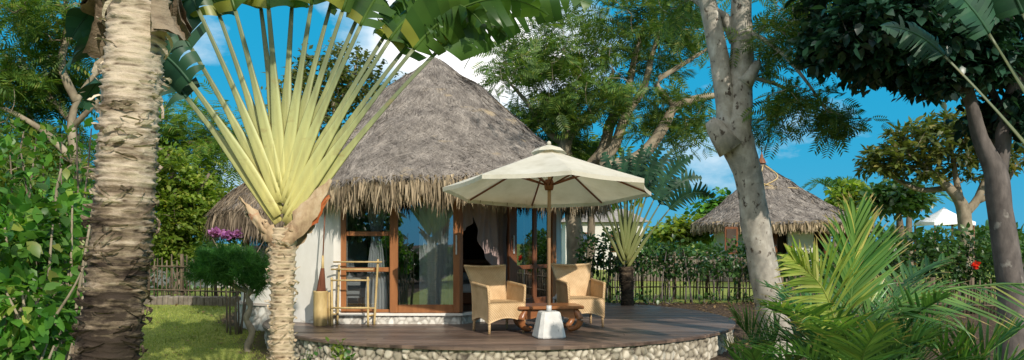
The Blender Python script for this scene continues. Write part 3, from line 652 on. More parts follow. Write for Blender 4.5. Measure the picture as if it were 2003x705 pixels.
def umbrella():
    x, y = .485, 10.33; o = thing('patio_umbrella', 'open cream canvas patio umbrella with wooden ribs on a concrete block base', 'umbrella', (x, y, DZ))
    m = MB(); prof = [(.182, .004), (.19, .02), (.184, .05), (.128, .325), (.115, .342)]
    rings = []
    for r, z in prof:
        c = .28*r; rings.append([(-r+c, -r, z), (r-c, -r, z), (r, -r+c, z), (r, r-c, z), (r-c, r, z), (-r+c, r, z), (-r, r-c, z), (-r, -r+c, z)])
    V = np.array(rings).reshape(-1, 3); a = R(14); V = V@np.array([[math.cos(a), math.sin(a), 0], [-math.sin(a), math.cos(a), 0], [0, 0, 1]])
    m.add(V, [(k*8+i, k*8+(i+1) % 8, k*8+8+(i+1) % 8, k*8+8+i) for k in range(4) for i in range(8)]+[tuple(range(7, -1, -1)), tuple(range(32, 40))]); m.build('base', M['concrete'], o, True)
    m = MB(); m.tube([(0, 0, .343), (0, 0, .42)], .034, 12); m.build('collar', M['steel'], o, True)
    tilt = R(5.5); ct, st = math.cos(tilt), math.sin(tilt); ZA = 2.48; HUB = 2.1
    def tl(p):   # canopy leans a little away from the lawn
        p = np.asarray(p, float); q = p-np.array([0, 0, HUB]); return np.stack([q[..., 0], q[..., 1]*ct+q[..., 2]*st*.3, q[..., 2]*ct-q[..., 1]*st], -1)+np.array([0, 0, HUB])
    m = MB(); m.tube([(0, 0, .35), (0, 0, 1.4), (.01, 0, ZA-.04)], .024, 12); m.build('pole', M['pole'], o, True)
    RC = 1.39; ze = 1.935; a0 = R(-90+8)
    def cz(t): return ZA-(ZA-ze)*(t**.93)-.035*math.sin(PI*t)*0
    m = MB(); n = 8
    for i in range(8):
        aA, aB = a0+i*PI/4, a0+(i+1)*PI/4; G = np.zeros((13, 9, 3))
        for a in range(13):
            t = .03+.97*a/12
            for b in range(9):
                u = b/8; p = (1-u)*np.array([math.cos(aA), math.sin(aA)])+u*np.array([math.cos(aB), math.sin(aB)])
                sag = math.sin(PI*u); rr = RC*t*(1-.030*sag*t); G[a, b] = (p[0]*rr, p[1]*rr, cz(t)-.035*sag*t*(1-t*.4)+(.012*sag if a == 12 else 0))
        G = tl(G); m.grid(G, True)
        H = G[-1].copy(); H[:, 2] -= .05; m.grid(np.array([G[-1], H]), False)
    m.build('canopy', M['canvas'], o, True)
    m = MB(); G = np.array([[tl((.24*f*math.cos(a0+k*PI/4), .24*f*math.sin(a0+k*PI/4), ZA+.055-.085*f-(.03 if f > .99 else 0))) for k in range(9)] for f in (.08, .4, .75, 1.0)])
    m.grid(G, False); m.lathe([(.0, ZA+.10), (.025, ZA+.085), (.03, ZA+.05), (.0, ZA+.04)], tl((0, 0, 0))*0, 10); m.build('vent_cap', M['canvas'], o, True)
    m = MB(); m.lathe([(.0, HUB-.17), (.05, HUB-.17), (.062, HUB-.13), (.062, HUB-.06), (.05, HUB-.03), (.0, HUB-.03)], (0, 0, 0), 12); m.build('hub', M['teak_dark'], o, True)
    for i in range(8):
        a = a0+i*PI/4; c, s = math.cos(a), math.sin(a)
        P = [tl((c*RC*t, s*RC*t, cz(t)-.028)) for t in (.04, .3, .6, .97)]
        m = MB(); m.tube(spl(P, 8), .0135, 6, lat=(-s, c, 0)); rb = m.build('rib', M['teak_dark'], o, True)
        m = MB(); m.tube([(c*.05, s*.05, HUB-.1), tl((c*RC*.42, s*RC*.42, cz(.42)-.045))], .012, 6); m.build('strut', M['teak_dark'], rb, True)
umbrella()
def rack():
    o = thing('towel_rack', 'bamboo towel rack standing in front of the left window', 'rack', (X(690, 11.8), 11.8, DZ))
    y0, y1 = 11.72, 11.92; zt = 1.18
    xL, xR = X(650, y0), X(720, y0)
    for (xa, ya, xb, yb, h) in ((xL, y0, xL-.02, y0+.04, 1.17), (xR, y0, xR-.01, y0+.03, 1.18), (X(660, y1), y1, X(664, y1), y1-.02, 1.36), (X(732, y1), y1, X(739, y1), y1+.02, 1.44)):
        m = MB(); P = np.array([(xa+(xb-xa)*t, ya+(yb-ya)*t, DZ+.002+(h-DZ)*t) for t in np.linspace(0, 1, 15)]); m.tube(P, .0165+.003*(np.arange(15) % 3 == 0), 8); m.build('post', M['bamboo'], o)
    for (xa, xb, yy, z, r) in ((xL, xR, y0+.025, 1.13, .012), (xL, xR, y0+.004, .72, .015), (X(655, y1), X(745, y1), y1-.02, 1.40, .012), (X(650, 11.85), X(728, 11.85), 11.85, 1.29, .013), (X(655, y1), X(732, y1), y1, .70, .012)):
        m = MB(); m.tube([(xa-.02, yy, z), (xb+.02, yy, z)], r, 8); m.build('rail', M['bamboo'], o)
    for (xa, ya, xb, yb, z) in ((xL, y0+.01, X(660, y1), y1, .62), (xR, y0+.01, X(732, y1), y1, .60)):
        m = MB(); m.tube([(xa, ya, z), (xb, yb, z)], .012, 8); m.build('tie', M['bamboo'], o)
rack()
def container():
    x, y = X(627, 11.78), 11.78; o = thing('bamboo_container', 'tall pale bamboo tube container holding a broom by the wall', 'container', (x, y, DZ))
    m = MB(); m.lathe([(.0, DZ+.03), (.098, DZ+.03), (.10, DZ+.002), (.104, DZ+.004), (.108, DZ+.25), (.104, DZ+.27), (.107, DZ+.50), (.112, DZ+.52), (.10, DZ+.52), (.094, DZ+.03)], (x, y, 0), 20); m.build('tube', M['bamboo'], o)
    m = MB(); m.tube([(x+.135, y+.02, DZ+.002), (x+.137, y+.02, DZ+.5)], [.03, .03], 10); m.build('slat', M['bamboo'], o)
    b = thing('broom', 'long handled brown palm broom standing in the bamboo container', 'broom', (x, y, DZ+.04))
    m = MB(); rng = np.random.default_rng(4); n = 160; a = rng.uniform(0, 2*PI, n); rr = np.sqrt(rng.uniform(0, 1, n))
    bot = np.stack([x+.085*rr*np.cos(a), y+.085*rr*np.sin(a), np.full(n, DZ+.28)+rng.uniform(0, .1, n)], -1); top = np.stack([x+.03+.022*rr*np.cos(a), y+.022*rr*np.sin(a), np.full(n, DZ+.86)], -1)
    for p, q in zip(bot, top): m.tube([p, (p+q)/2+(0, 0, .02), q], .006, 4, cap=False)
    m.build('bristles', M['bristle'], b)
    m = MB(); m.tube([(x+.03, y, DZ+.8), (x+.035, y, DZ+1.05)], [.026, .016], 8); m.build('binding', M['bamboo'], b)
    m = MB(); m.tube([(x+.034, y, DZ+1.0), (x+.06, y+.06, DZ+1.86)], .010, 8); m.build('handle', M['teak_dark'], b)
container()
def lantern():
    x, y = X(1092, 12.3), 12.3; z = DZ; o = thing('glass_lantern', 'small square glass lantern on the deck behind the right armchair', 'lantern', (x, y, z))
    m = MB(); m.bbox((x, y, z+.02), (.17, .17, .036), 0, .006); m.bbox((x, y, z+.375), (.17, .17, .03), 0, .006); m.box((x, y, z+.415), (.12, .12, .05), 0, .5)
    for dx in (-.072, .072):
        for dy in (-.072, .072): m.box((x+dx, y+dy, z+.199), (.016, .016, .32))
    m.build('frame', M['linen'], o)
    m = MB(); m.box((x, y, z+.199), (.135, .135, .315)); m.build('pane', M['glass'], o)
    m = MB(); m.tube([(x, y, z+.04), (x, y, z+.16)], .03, 10); m.build('candle', M['linen'], o)
lantern()
# ================================================================== PALM TRUNKS
def palm_trunk(root, P, r, ring, nrot=40, mat='palm_bark', seed=0, flakes=200, saw=.012, res=.011, flake_z=None):
    P = np.asarray(P, float); L = np.linalg.norm(np.diff(P, axis=0), axis=1).sum(); m = int(L/res); C = spl(P, m); rr = spl(np.array([[k] for k in r]), m)[:, 0]
    rng = np.random.default_rng(seed); D = np.zeros((m, nrot)); DK = np.zeros((m, nrot)); s = np.linspace(0, L, m); th = np.arange(nrot)*2*PI/nrot
    for i in range(m):
        for j in range(nrot):
            c, sn = math.cos(th[j]), math.sin(th[j]); w = noise.noise((c*1.3+seed, sn*1.3, s[i]*2.2)); q = s[i]/ring+.38*w+.10*math.sin(th[j])
            f = q-math.floor(q); k = noise.noise((math.floor(q)*3.7, c*2.5, sn*2.5+seed))
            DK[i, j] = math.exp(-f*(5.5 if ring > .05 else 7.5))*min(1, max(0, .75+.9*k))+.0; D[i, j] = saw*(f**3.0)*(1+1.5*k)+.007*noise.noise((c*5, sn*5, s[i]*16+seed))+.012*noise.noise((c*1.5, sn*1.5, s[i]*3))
    mb = MB(); mb.tube(C, rr, nrot, disp=D); mb.a[-1] = DK.ravel()  # shade in each ring recess, carried into the bark colour
    T = nz(np.gradient(C, axis=0))
    for k in range(flakes):          # ragged strips of old leaf sheath standing off the rings
        i = int(rng.uniform(0, m-1)) if flake_z is None else int(np.clip(rng.beta(3, 1.2)*m, 0, m-2)); a = rng.uniform(0, 2*PI); da = rng.uniform(.12, .5); n = 7; h = rng.uniform(.006, .026); lift = rng.uniform(.004, .03)
        G = np.zeros((n, 2, 3)); zt = rng.normal(0, .02)
        for q in range(n):
            u = q/(n-1); aa = a+da*(u-.5)*2; rad = rr[i]+saw+.002+lift*math.sin(PI*u)**.7*(1 if rng.random() < .9 else 1.5)
            zz = C[i, 2]+zt*(u-.5)*2; w = h*math.sin(PI*min(max(u, .12), .9))
            G[q, 0] = (C[i, 0]+(rad-.012)*math.cos(aa), C[i, 1]+(rad-.012)*math.sin(aa), zz-w*.5); G[q, 1] = (C[i, 0]+rad*math.cos(aa), C[i, 1]+rad*math.sin(aa), zz+w*.5+rng.normal(0, .004))
        mb.grid(G, False)
    return mb.build('trunk', M[mat], root), C
# ================================================================== TRAVELLER'S PALM
def paddle(mb_list, P0, d0, lat, nrm, L, hw, droop, rng, seg=15, tear=.35, out=None, sag=.6, fold=.35):
    """blade: midrib path bends down; both sides of torn strips"""
    n = seg*2+1; C = np.zeros((n, 3)); p = np.array(P0, float); d = nz(d0); st = L/(n-1); Tn = []
    for i in range(n):
        C[i] = p; Tn.append(d.copy()); p = p+d*st; d = nz(d+np.array([0, 0, -1.])*droop*st/L*2*(.4+i/n)+(0 if out is None else np.asarray(out)*st/L*.5))
    Tn = np.array(Tn); K = 5
    for sd in (-1, 1):
        dr = rng.uniform(.1, .9); tw = 0; prev = True
        for j in range(seg):
            if rng.random() < tear: dr = np.clip(rng.normal(.55, .4), .0, 1.6); tw = rng.normal(0, .35); gap = rng.uniform(.06, .30)
            else: gap = 0
            G = np.zeros((3, K+1, 3)); jl = rng.uniform(.93, 1.05)
            for a in range(3):
                i = 2*j+a; s = i/(n-1); w = jl*hw*(math.sin(PI*min(1, .10+.9*s)**.8)**.55 if s < .995 else .25)*(1-.25*max(0, s-.7))
                T = Tn[i]; la = nz(lat-T*np.dot(lat, T)); nn = np.cross(la, T); base = C[i]; q = base.copy()
                s2 = (a-1)*.5
                for b in range(K+1):
                    G[a, b] = q; u = (b+1)/K
                    ang = fold-dr*u*1.25-sag*.25*u
                    dirv = nz(la*sd*math.cos(ang)+nrm*math.sin(ang)*1.0+T*.30+np.array([0, 0, -1])*sag*dr*u*.9+nrm*tw*u)
                    q = q+dirv*(w/K)-T*s2*gap*st*2*(1 if b >= 1 else 0)
            mb_list.append(G)
    return C
def traveller(name, label, base, top, r0, stalks, u, h0, leafL, hw, seed, stalk_m='stalk', blade_m='leaf_blade', bark='palm_bark2', ring=.06, group=None, wmax=.052, spread_flat=.05, ranges=None, droop=.7, trunk_pts=None, flakes=120, sag=.6, lean=0., wbase=.03, saw=.012):
    rng = np.random.default_rng(seed); base = np.array(base, float); top = np.array(top, float)
    o = thing(name, label, 'palm', base, 0, group)
    P = [base-(0, 0, .05), base*.5+top*.5+np.array([.01, 0, 0]), top] if trunk_pts is None else trunk_pts
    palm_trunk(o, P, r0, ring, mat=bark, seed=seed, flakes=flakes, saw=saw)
    u = nz(np.array(u, float)); v = nz(np.array([lean*u[0], lean*u[1], 1.])); nrm = np.cross(u, v)
    tm = max(abs(s[0]) for s in stalks)
    for i, sdef in enumerate(stalks):
        th, L = sdef[0], sdef[1]; a = R(th); t = th/R(1)/max(1e-6, tm)*R(1)
        org = top+v*((sdef[2]['h'] if len(sdef) > 2 and sdef[2] and 'h' in sdef[2] else h0*(1-abs(t)**1.1))-.02)+u*(.035*np.sign(t)*abs(t))+nrm*(.018*((i % 2)*2-1)*1.0)
        d = v*math.cos(a)+u*math.sin(a); n = 18; s = np.linspace(0, 1, n)
        bend = .05*np.sign(t)*abs(t); d = nz(d-u*bend*.85)
        C = org+np.outer(s*L, d)+np.outer((s**2)*L*bend, u)-np.outer((s**2)*L*.05*abs(t), v)+np.outer((s**2)*L*spread_flat*((i % 2)*2-1), nrm)
        w = np.interp(s*L, [0, .12, .42, .66, .92, 1.4, 2.2], [wbase, wmax*.98, wmax, wmax*.80, wmax*.48, wmax*.32, wmax*.28])*.5
        lat = d*0+np.cross(nrm, d)
        # channelled stalk: flattened tube
        dsp = np.zeros((n, 10)); dsp[:, [2, 3, 7, 8]] = (-w*.62)[:, None]
        mb = MB(); mb.tube(C, w, 10, att=s*L/2.0+.001+.10*(1-abs(t)), flat=.55, lat=lat, disp=dsp); mb.e = np.tile([1, .15, .42, .42, .15, 1, .15, .42, .42, .15], n)  # stalk edges brown, shade in the grooves painted darker
        st = mb.build('leaf_stalk', M[stalk_m], o)
        if len(sdef) > 2 and sdef[2] is None: continue
        opt = sdef[2] if len(sdef) > 2 else {}
        dd = nz(C[-1]-C[-3]); G = []
        Lb = opt.get('L', leafL*rng.uniform(.85, 1.15)); roll = opt.get('roll', rng.normal(0, .35))
        la = nz(np.cross(nrm, dd)*math.cos(roll)+nrm*math.sin(roll)); nb = np.cross(dd, la)
        Cm = paddle(G, C[-1], dd, la, nb*(-1 if opt.get('flip') else 1), Lb, opt.get('hw', hw*rng.uniform(.85, 1.1)), opt.get('droop', droop*rng.uniform(.6, 1.3)+.35*abs(t)), rng, out=u*np.sign(t)*abs(t)*.6, tear=opt.get('tear', .35), sag=opt.get('sag', sag), fold=opt.get('fold', .35))
        mb = MB(); [mb.grid(g) for g in G]; mb.tube(Cm, np.linspace(.013, .004, len(Cm)), 6)
        mb.build('leaf_blade', M[opt.get('m', blade_m)], st)
    return o, v, u, nrm
# central palm in front of the hut
tb = np.array([X(547, 6.2), 6.2, 0]); tt = np.array([X(552, 6.2), 6.2, Z(446, 6.2)])
ST = []
for (px, py) in ((374,170),(390,146),(379,72),(402,5),(430,10),(470,10),(508,0),(531,10),(566,0),(610,0),(636,0),(667,10),(688,14),(700,36),(735,52),(752,62),(768,80),(795,78),(842,64)):
    dx, dy = px-552, 440-py; k = math.degrees(math.atan2(dx, dy)); h = .40*(1-min(1, abs(k)/39)**1.1); dy -= h*248.4; k = math.degrees(math.atan2(dx, dy)); ST.append([k, max(.9, math.hypot(dx, dy)/248.4), h])
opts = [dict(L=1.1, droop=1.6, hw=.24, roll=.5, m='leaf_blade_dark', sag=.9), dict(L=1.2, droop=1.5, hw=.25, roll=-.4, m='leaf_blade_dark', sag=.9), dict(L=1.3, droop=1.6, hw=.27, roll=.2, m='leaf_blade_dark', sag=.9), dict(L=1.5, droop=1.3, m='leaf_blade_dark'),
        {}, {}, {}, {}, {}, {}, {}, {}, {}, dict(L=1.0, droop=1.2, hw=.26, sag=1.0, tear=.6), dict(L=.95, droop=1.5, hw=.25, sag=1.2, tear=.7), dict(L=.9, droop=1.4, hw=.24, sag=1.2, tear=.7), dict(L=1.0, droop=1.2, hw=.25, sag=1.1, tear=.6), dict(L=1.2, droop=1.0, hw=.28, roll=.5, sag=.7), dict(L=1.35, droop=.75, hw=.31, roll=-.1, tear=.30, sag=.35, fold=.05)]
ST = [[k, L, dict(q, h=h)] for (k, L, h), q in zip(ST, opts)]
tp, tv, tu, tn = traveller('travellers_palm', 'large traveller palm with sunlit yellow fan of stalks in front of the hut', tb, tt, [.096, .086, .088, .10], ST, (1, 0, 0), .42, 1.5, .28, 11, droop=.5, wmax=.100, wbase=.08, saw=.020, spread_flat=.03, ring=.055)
def sheaths():
    rng = np.random.default_rng(8)
    for (a0, L, w, z0, mat, sgn, yy) in ((35, .62, .15, -.13, 'sheath_dry', 1, -.055), (43, .50, .13, -.10, 'sheath_red', 1, -.02), (30, .40, .17, -.15, 'sheath_dry', 1, .06), (-38, .46, .08, -.11, 'sheath_dry', -1, -.05), (-44, .36, .07, -.12, 'sheath_dry', -1, .0), (-24, .22, .12, -.14, 'sheath_dry', -1, -.06), (18, .20, .13, -.14, 'sheath_dry', 1, -.065)):
        a = R(a0); n, m = 14, 7; G = np.zeros((n, m, 3)); d = np.array([math.sin(a), 0, math.cos(a)]); side = np.array([math.cos(a), 0, -math.sin(a)])
        for i in range(n):
            s = i/(n-1); ww = w*(.55+.6*math.sin(PI*min(1, s*1.05)))*(1-.65*s**3)
            for j in range(m):
                q = j/(m-1)-.5; p = tt+np.array([sgn*.03, yy, z0])+d*L*s+side*(q*ww*(1+.25*noise.noise((i*.9, j*.8, a0)))+sgn*.015*s)+np.array([0, -1, 0])*(.038*math.cos(q*PI)*(1-s*.6))*(-1 if yy > 0 else 1)
                G[i, j] = p+rng.normal(0, .006, 3)
        mb = MB(); mb.grid(G); mb.build('dry_sheath', M[mat], tp)
sheaths()
# foreground palm on the left: trunk fills the left of the view, crown starts above it
fb = np.array([-2.02, 3.62, 0]); fpts = [fb-(0, 0, .05), (X(192, 3.6)-.04, 3.6, .85), (X(209, 3.6), 3.6, 1.16), (X(232, 3.6), 3.6, 1.6), (X(245, 3.6), 3.6, 1.99), (X(258, 3.6), 3.6, 2.4), (X(270, 3.6), 3.6, 2.84), (X(276, 3.6), 3.6, 3.2)]
FS = [[a, 1.5, dict(L=1.5, droop=.9, m='leaf_blade_dark')] for a in (-32, -10, 12, 32)]
fp, _, _, _ = traveller('travellers_palm', 'thick ringed pale brown palm trunk standing in the left foreground', fb, fpts[-1], [.155, .138, .130, .124, .122, .120, .120, .13], FS, (.75, .66, 0), .35, 1.5, .28, 21, bark='palm_bark', ring=.038, trunk_pts=fpts, flakes=300, saw=.017)
def fsheath():
    rng = np.random.default_rng(18)
    for k in range(13):
        a = rng.uniform(0, 2*PI); zc = rng.uniform(2.66, 3.1); n, m = 8, 6; G = np.zeros((n, m, 3)); da = rng.uniform(.3, .7); h = rng.uniform(.1, .24)
        c = spl(np.array(fpts, float), 60); c = c[np.argmin(abs(c[:, 2]-zc))]
        for i in range(n):
            for j in range(m):
                aa = a+da*(j/(m-1)-.5)*2*(1-.3*i/n); rad = .155+.02+.055*(1-i/(n-1))**2*rng.uniform(.8, 1.2); G[i, j] = (c[0]+rad*math.cos(aa), c[1]+rad*math.sin(aa), zc-h*.5+h*i/(n-1)+rng.normal(0, .006))
        mb = MB(); mb.grid(G); mb.build('dry_sheath', M['palm_bark3'], fp)
fsheath()
# traveller palm beyond the deck, right of the hut
d2 = 15.6; b2 = np.array([X(1227, d2), d2, float(gh(0, d2))]); t2 = np.array([X(1224, d2), d2, Z(522, d2)])
S2 = []
for (px, py) in ((1165,402),(1180,396),(1192,392),(1204,388),(1213,384),(1221,380),(1230,378),(1239,376),(1249,374),(1258,374),(1268,378),(1279,382),(1291,388),(1303,396)):
    dx, dy = px-1225, 515-py; k = math.degrees(math.atan2(dx, dy)); L = math.hypot(dx, dy)/(F/d2); h = (1-min(1, abs(k)/34))*.35
    S2.append([k, L-h*.9])
S2o = [dict(L=.7, hw=.16, droop=1.2, tear=.9), dict(L=.8, droop=.8, tear=.9), dict(L=.9, droop=.5, tear=.9), dict(L=1.0, droop=.3, tear=.9), dict(L=.9, tear=.9, hw=.18), dict(L=.9, tear=.9, hw=.18), dict(L=.95, tear=.9, hw=.18), dict(L=1.0, tear=.9, hw=.18), dict(L=1.1, tear=.9, hw=.18), dict(L=1.15, droop=.25, tear=.95, hw=.2), dict(L=1.15, droop=.35, hw=.24, tear=.95), dict(L=1.15, droop=.5, hw=.26, tear=.95), dict(L=1.1, droop=.75, hw=.28, tear=.95), dict(L=1.0, droop=1.0, hw=.30, tear=.95)]
for s, q in zip(S2, S2o): s.append(q)
traveller('travellers_palm', 'smaller green traveller palm with torn dark leaves, right of the hut by the fence', b2, t2, [.13, .12, .13, .14], S2, (1, 0, 0), .35, 1.15, .25, 31, 'stalk_green', 'leaf_blade_dark', 'palm_bark3', flakes=40, droop=.3, wmax=.075, wbase=.05, sag=.4)
# traveller palm at the right edge: only the left side of its fan leans into view
b3 = np.array([X(2190, 5.6), 5.6, 0]); t3 = np.array([X(2180, 5.6), 5.6, Z(490, 5.6)])
S3 = []
for (px, py, q) in ((1883, 76, dict(L=.5, droop=.5, hw=.18, roll=.5, tear=.6)), (1930, 60, dict(L=.6, droop=.3, hw=.18, roll=.2, tear=.6)), (1958, 50, dict(L=.6, droop=.3, hw=.18)), (1988, 36, dict(L=.7, hw=.2)), (2018, 20, dict(L=.8)), (2070, 0, dict(L=.8, hw=.2)), (2150, -20, dict(L=.8, hw=.2)), (2250, 0, dict(L=.8, hw=.2))):
    dx, dy = px-2180, 485-py; k = math.degrees(math.atan2(dx, dy)); S3.append([k, math.hypot(dx, dy)/(F/5.6)-.1*(1-min(1, abs(k)/36)), q])
traveller('travellers_palm', 'traveller palm at the right edge with thick green stalks slanting into view', b3, t3, [.13, .12, .13, .14], S3, (1, 0, 0), .30, 1.3, .29, 41, 'stalk_green', 'leaf_blade_dark', 'palm_bark3', flakes=40, wmax=.060)

# ================================================================== TREES
def limb_nodes(limbs, step=.18):
    N, Rr = [], []
    for P, r in limbs:
        P = np.asarray(P, float); L = np.linalg.norm(np.diff(P, axis=0), axis=1).sum(); n = max(4, int(L/step)); C = spl(P, n); rr = np.interp(np.linspace(0, 1, n), np.linspace(0, 1, len(r)), r); N.append(C); Rr.append(rr)
    return N, Rr
def tree(name, label, base, limbs, crowns, mats, leaf, lsize, per, spread, seed, cat='tree', group=None, flat=.6, droop=.25, twig=.012, nside=10, min_skip=0, lw=1.0, bump_r=.08, upn=.35, shell=0):
    """limbs: [(points, radii)] in world space; crowns: [(centre, radii, clusters)]; every cluster of leaves hangs on a branchlet grown from the nearest limb"""
    rng = np.random.default_rng(seed); o = thing(name, label, cat, base, 0, group); mb = MB(); N, Rr = limb_nodes(limbs)
    for C, r in zip(N, Rr):
        n = nside; D = np.array([[bump_r*rk*noise.noise((p[0]*3+math.cos(t)*2+seed, p[1]*3+math.sin(t)*2, p[2]*3)) *2 for t in np.arange(n)*2*PI/n] for p, rk in zip(C, r)])
        mb.tube(C, r, n, disp=D)
    nodes = np.vstack([c[min_skip if i == 0 else 0:] for i, c in enumerate(N)]); nrad = np.concatenate([r[min_skip if i == 0 else 0:] for i, r in enumerate(Rr)])
    cen = []
    for c, rad, k in crowns:
        q = rng.normal(0, 1, (k, 3)); q /= np.linalg.norm(q, axis=1, keepdims=True); q *= (rng.uniform(shell, 1, (k, 1)))**(1/2.2); cen.append(np.asarray(c)+q*np.asarray(rad))
    cen = np.vstack(cen); d0 = np.array([np.min(((nodes-p)**2).sum(1)) for p in cen]); cen = cen[np.argsort(d0)]
    pos, dr = [], []
    cap_ = len(nodes)+len(cen)*5; NB = np.zeros((cap_, 3)); RB = np.zeros(cap_); NB[:len(nodes)] = nodes; RB[:len(nodes)] = nrad; k = len(nodes)
    for p in cen:
        dv = NB[:k]-p; dist = (dv**2).sum(1)+.6*np.maximum(0, NB[:k, 2]-p[2]); i = int(np.argmin(dist)); q = NB[i]; L = np.linalg.norm(p-q)
        if L > .05:
            mid = (p+q)/2+rng.normal(0, .10*L, 3)+np.array([0, 0, .06*L]); B = spl([q, mid, p], 5); r0 = min(RB[i]*.6, twig*1.9, .006+.02*L+twig*.4); rr = np.linspace(max(r0, twig*.55), twig*.35, 5)
            mb.tube(B, rr, 5, cap=False); NB[k:k+4] = B[1:]; RB[k:k+4] = rr[1:]; k += 4; ax = nz(p-mid)
        else: ax = nz(rng.normal(0, 1, 3))
        m = max(1, int(per*rng.uniform(.6, 1.4))); s = rng.uniform(0, 1, m)[:, None]
        pp = p+(s-.6)*ax*spread+rng.normal(0, spread*.22, (m, 3))*np.array([1, 1, flat]); dd = nz(ax*.6+rng.normal(0, .75, (m, 3))*np.array([1, 1, .55])+np.array([0, 0, -droop]))
        pos.append(pp); dr.append(dd)
    tr = mb.build('trunk', mats[0], o)
    pos = np.vstack(pos); dr = np.vstack(dr); m = len(pos); up = np.array([0, 0, 1.])+rng.normal(0, upn, (m, 3))
    V, Q = inst(leaf, pos, dr, up, lsize*rng.uniform(.65, 1.3, m), lw)
    quads('crown', V, Q, mats[1], o)
    return o
def W(pts, d):
    """survey a limb: (px, py, [distance offset])"""
    return np.array([at(p[0], p[1], d+(p[2] if len(p) > 2 else 0)) for p in pts])
def ell(px, py, d, rx, ry, rz, k): return (at(px, py, d), (rx*d/F, rz, ry*d/F), k)
# --- big pale trunk right of the deck
d = 10.4; b = np.array([X(1532, d), d, float(gh(0, d))])
limbs = [(np.vstack([b-(0, 0, .1), W([(1520,655),(1492,520),(1475,420),(1462,340),(1440,270),(1446,190),(1452,100),(1450,0),(1462,-140),(1490,-320)], d)]), [.25,.205,.19,.18,.18,.225,.165,.145,.13,.12,.08]),
         (W([(1432,285),(1422,225),(1410,130),(1388,20),(1360,-120),(1300,-300)], d), [.17,.145,.125,.115,.10,.05]),
         (W([(1430,292),(1408,262),(1396,246),(1388,236)], d-.1), [.18,.14,.115,.07]),
         (W([(1455,165),(1472,140),(1483,122)], d-.1), [.12,.085,.05]),
         (W([(1440,80),(1420,40),(1395,22),(1340,-20,.5)], d+.1), [.09,.08,.07,.05]),
         (W([(1462,-60),(1540,-130,-1),(1650,-170,-2)], d), [.10,.07,.04]), (W([(1370,-90),(1250,-190,1),(1100,-230,2)], d), [.08,.06,.03]),
         (W([(1460,60),(1520,95,-.3),(1570,150,-.6),(1620,220,-.8)], d), [.035,.028,.02,.012]), (W([(1463,150),(1530,170),(1600,215),(1680,255)], d), [.03,.022,.016,.008])]
crowns = [ell(1560, 195, d-.4, 75, 45, .8, 34), ell(1640, 238, d-.5, 65, 26, .5, 26), ell(1520, 80, d-.2, 60, 60, .9, 40), ell(1555, 30, d, 50, 45, 1, 34), ell(1500, 250, d+.3, 30, 25, .6, 10),
          ell(1450, -120, d, 320, 100, 2.6, 90), ell(1230, -150, d+1.6, 220, 80, 1.6, 30), ell(1660, -130, d-1, 150, 90, 1.6, 40), ell(1330, 20, d+1, 50, 30, .8, 20)]
tree('tree', 'tall tree with forked mottled grey trunk standing right of the deck', b, limbs, crowns, (M['trunk_grey'], M['leaf_feather']), T_FEATH, .22, 6, .30, 51, nside=16, min_skip=30, upn=.6)
# --- flame tree behind the hut
d = 17.6; b = np.array([X(1128, d), d, .42])
limbs = [(np.vstack([b-(0, 0, .1), W([(1126,520),(1122,430),(1112,350),(1104,285),(1128,245),(1172,205),(1200,140)], d)]), [.26,.20,.19,.18,.16,.11,.08,.04]),
         (W([(1116,370),(1160,320),(1182,290),(1196,235),(1225,190),(1240,120),(1262,40)], d), [.16,.14,.13,.11,.09,.07,.03]),
         (W([(1170,312),(1200,290),(1225,225),(1258,175),(1275,110),(1300,30)], d-.4), [.12,.11,.10,.08,.06,.03]),
         (W([(1175,330),(1235,315),(1270,290),(1300,245),(1320,210),(1370,192),(1420,185)], d-.8), [.15,.14,.14,.12,.10,.08,.05]),
         (W([(1322,208),(1300,190),(1285,160),(1330,130),(1385,95)], d-.8), [.08,.07,.06,.05,.03]), (W([(1105,285),(1070,255),(1030,200),(985,150)], d), [.09,.07,.05,.02])]
crowns = [ell(1050, 150, d, 110, 85, 1.6, 70), ell(1130, 80, d, 130, 90, 1.8, 64), ell(1250, 60, d, 130, 80, 1.8, 60), ell(1340, 60, d-.4, 90, 90, 1.5, 40), ell(1080, 215, d, 80, 50, 1.3, 60), ell(1200, 190, d-.3, 130, 60, 1.4, 60),
          ell(1330, 240, d-.6, 90, 60, 1.2, 45), ell(1000, 110, d+.3, 60, 40, 1, 24), ell(1130, -60, d, 250, 70, 2, 50), ell(1110, 290, d+.6, 80, 30, .9, 40)]
tree('tree', 'spreading tree with feathery leaves and curving limbs rising behind the hut roof', b, limbs, crowns, (M['bark_pale'], M['leaf_feather']), T_FEATH, .34, 7, .5, 52, nside=12, min_skip=8, upn=.7)
# --- feathery tree at the left
d = 10.5; b = np.array([X(118, d), d, 0.05])
limbs = [(np.vstack([b-(0, 0, .1), W([(125,620),(135,420),(150,330),(140,250),(150,200),(182,150),(225,120)], d)]), [.13,.11,.085,.07,.055,.04,.03,.015]),
         (W([(148,320),(100,270),(60,240),(0,210),(-80,190)], d-.2), [.05,.045,.035,.03,.02]), (W([(150,200),(120,130),(132,60),(125,-30)], d), [.06,.05,.04,.02]), (W([(140,240),(60,150),(0,120),(-60,80)], d+.3), [.04,.032,.025,.015]), (W([(150,330),(60,330),(-40,300)], d), [.045,.03,.02]), (W([(140,250),(190,200),(215,170)], d), [.04,.03,.015])]
crowns = [ell(60, 60, d, 110, 60, 1.4, 52), ell(150, 30, d, 90, 50, 1.3, 36), ell(30, 170, d, 80, 50, 1.2, 56), ell(60, 330, d-.5, 90, 40, .9, 60), ell(110, 150, d+.5, 90, 60, 1.2, 36), ell(60, 270, d+.4, 110, 60, 1.3, 60),
          ell(60, 380, d+.8, 130, 80, 1.3, 130), ell(100, -80, d, 240, 70, 1.6, 50)]
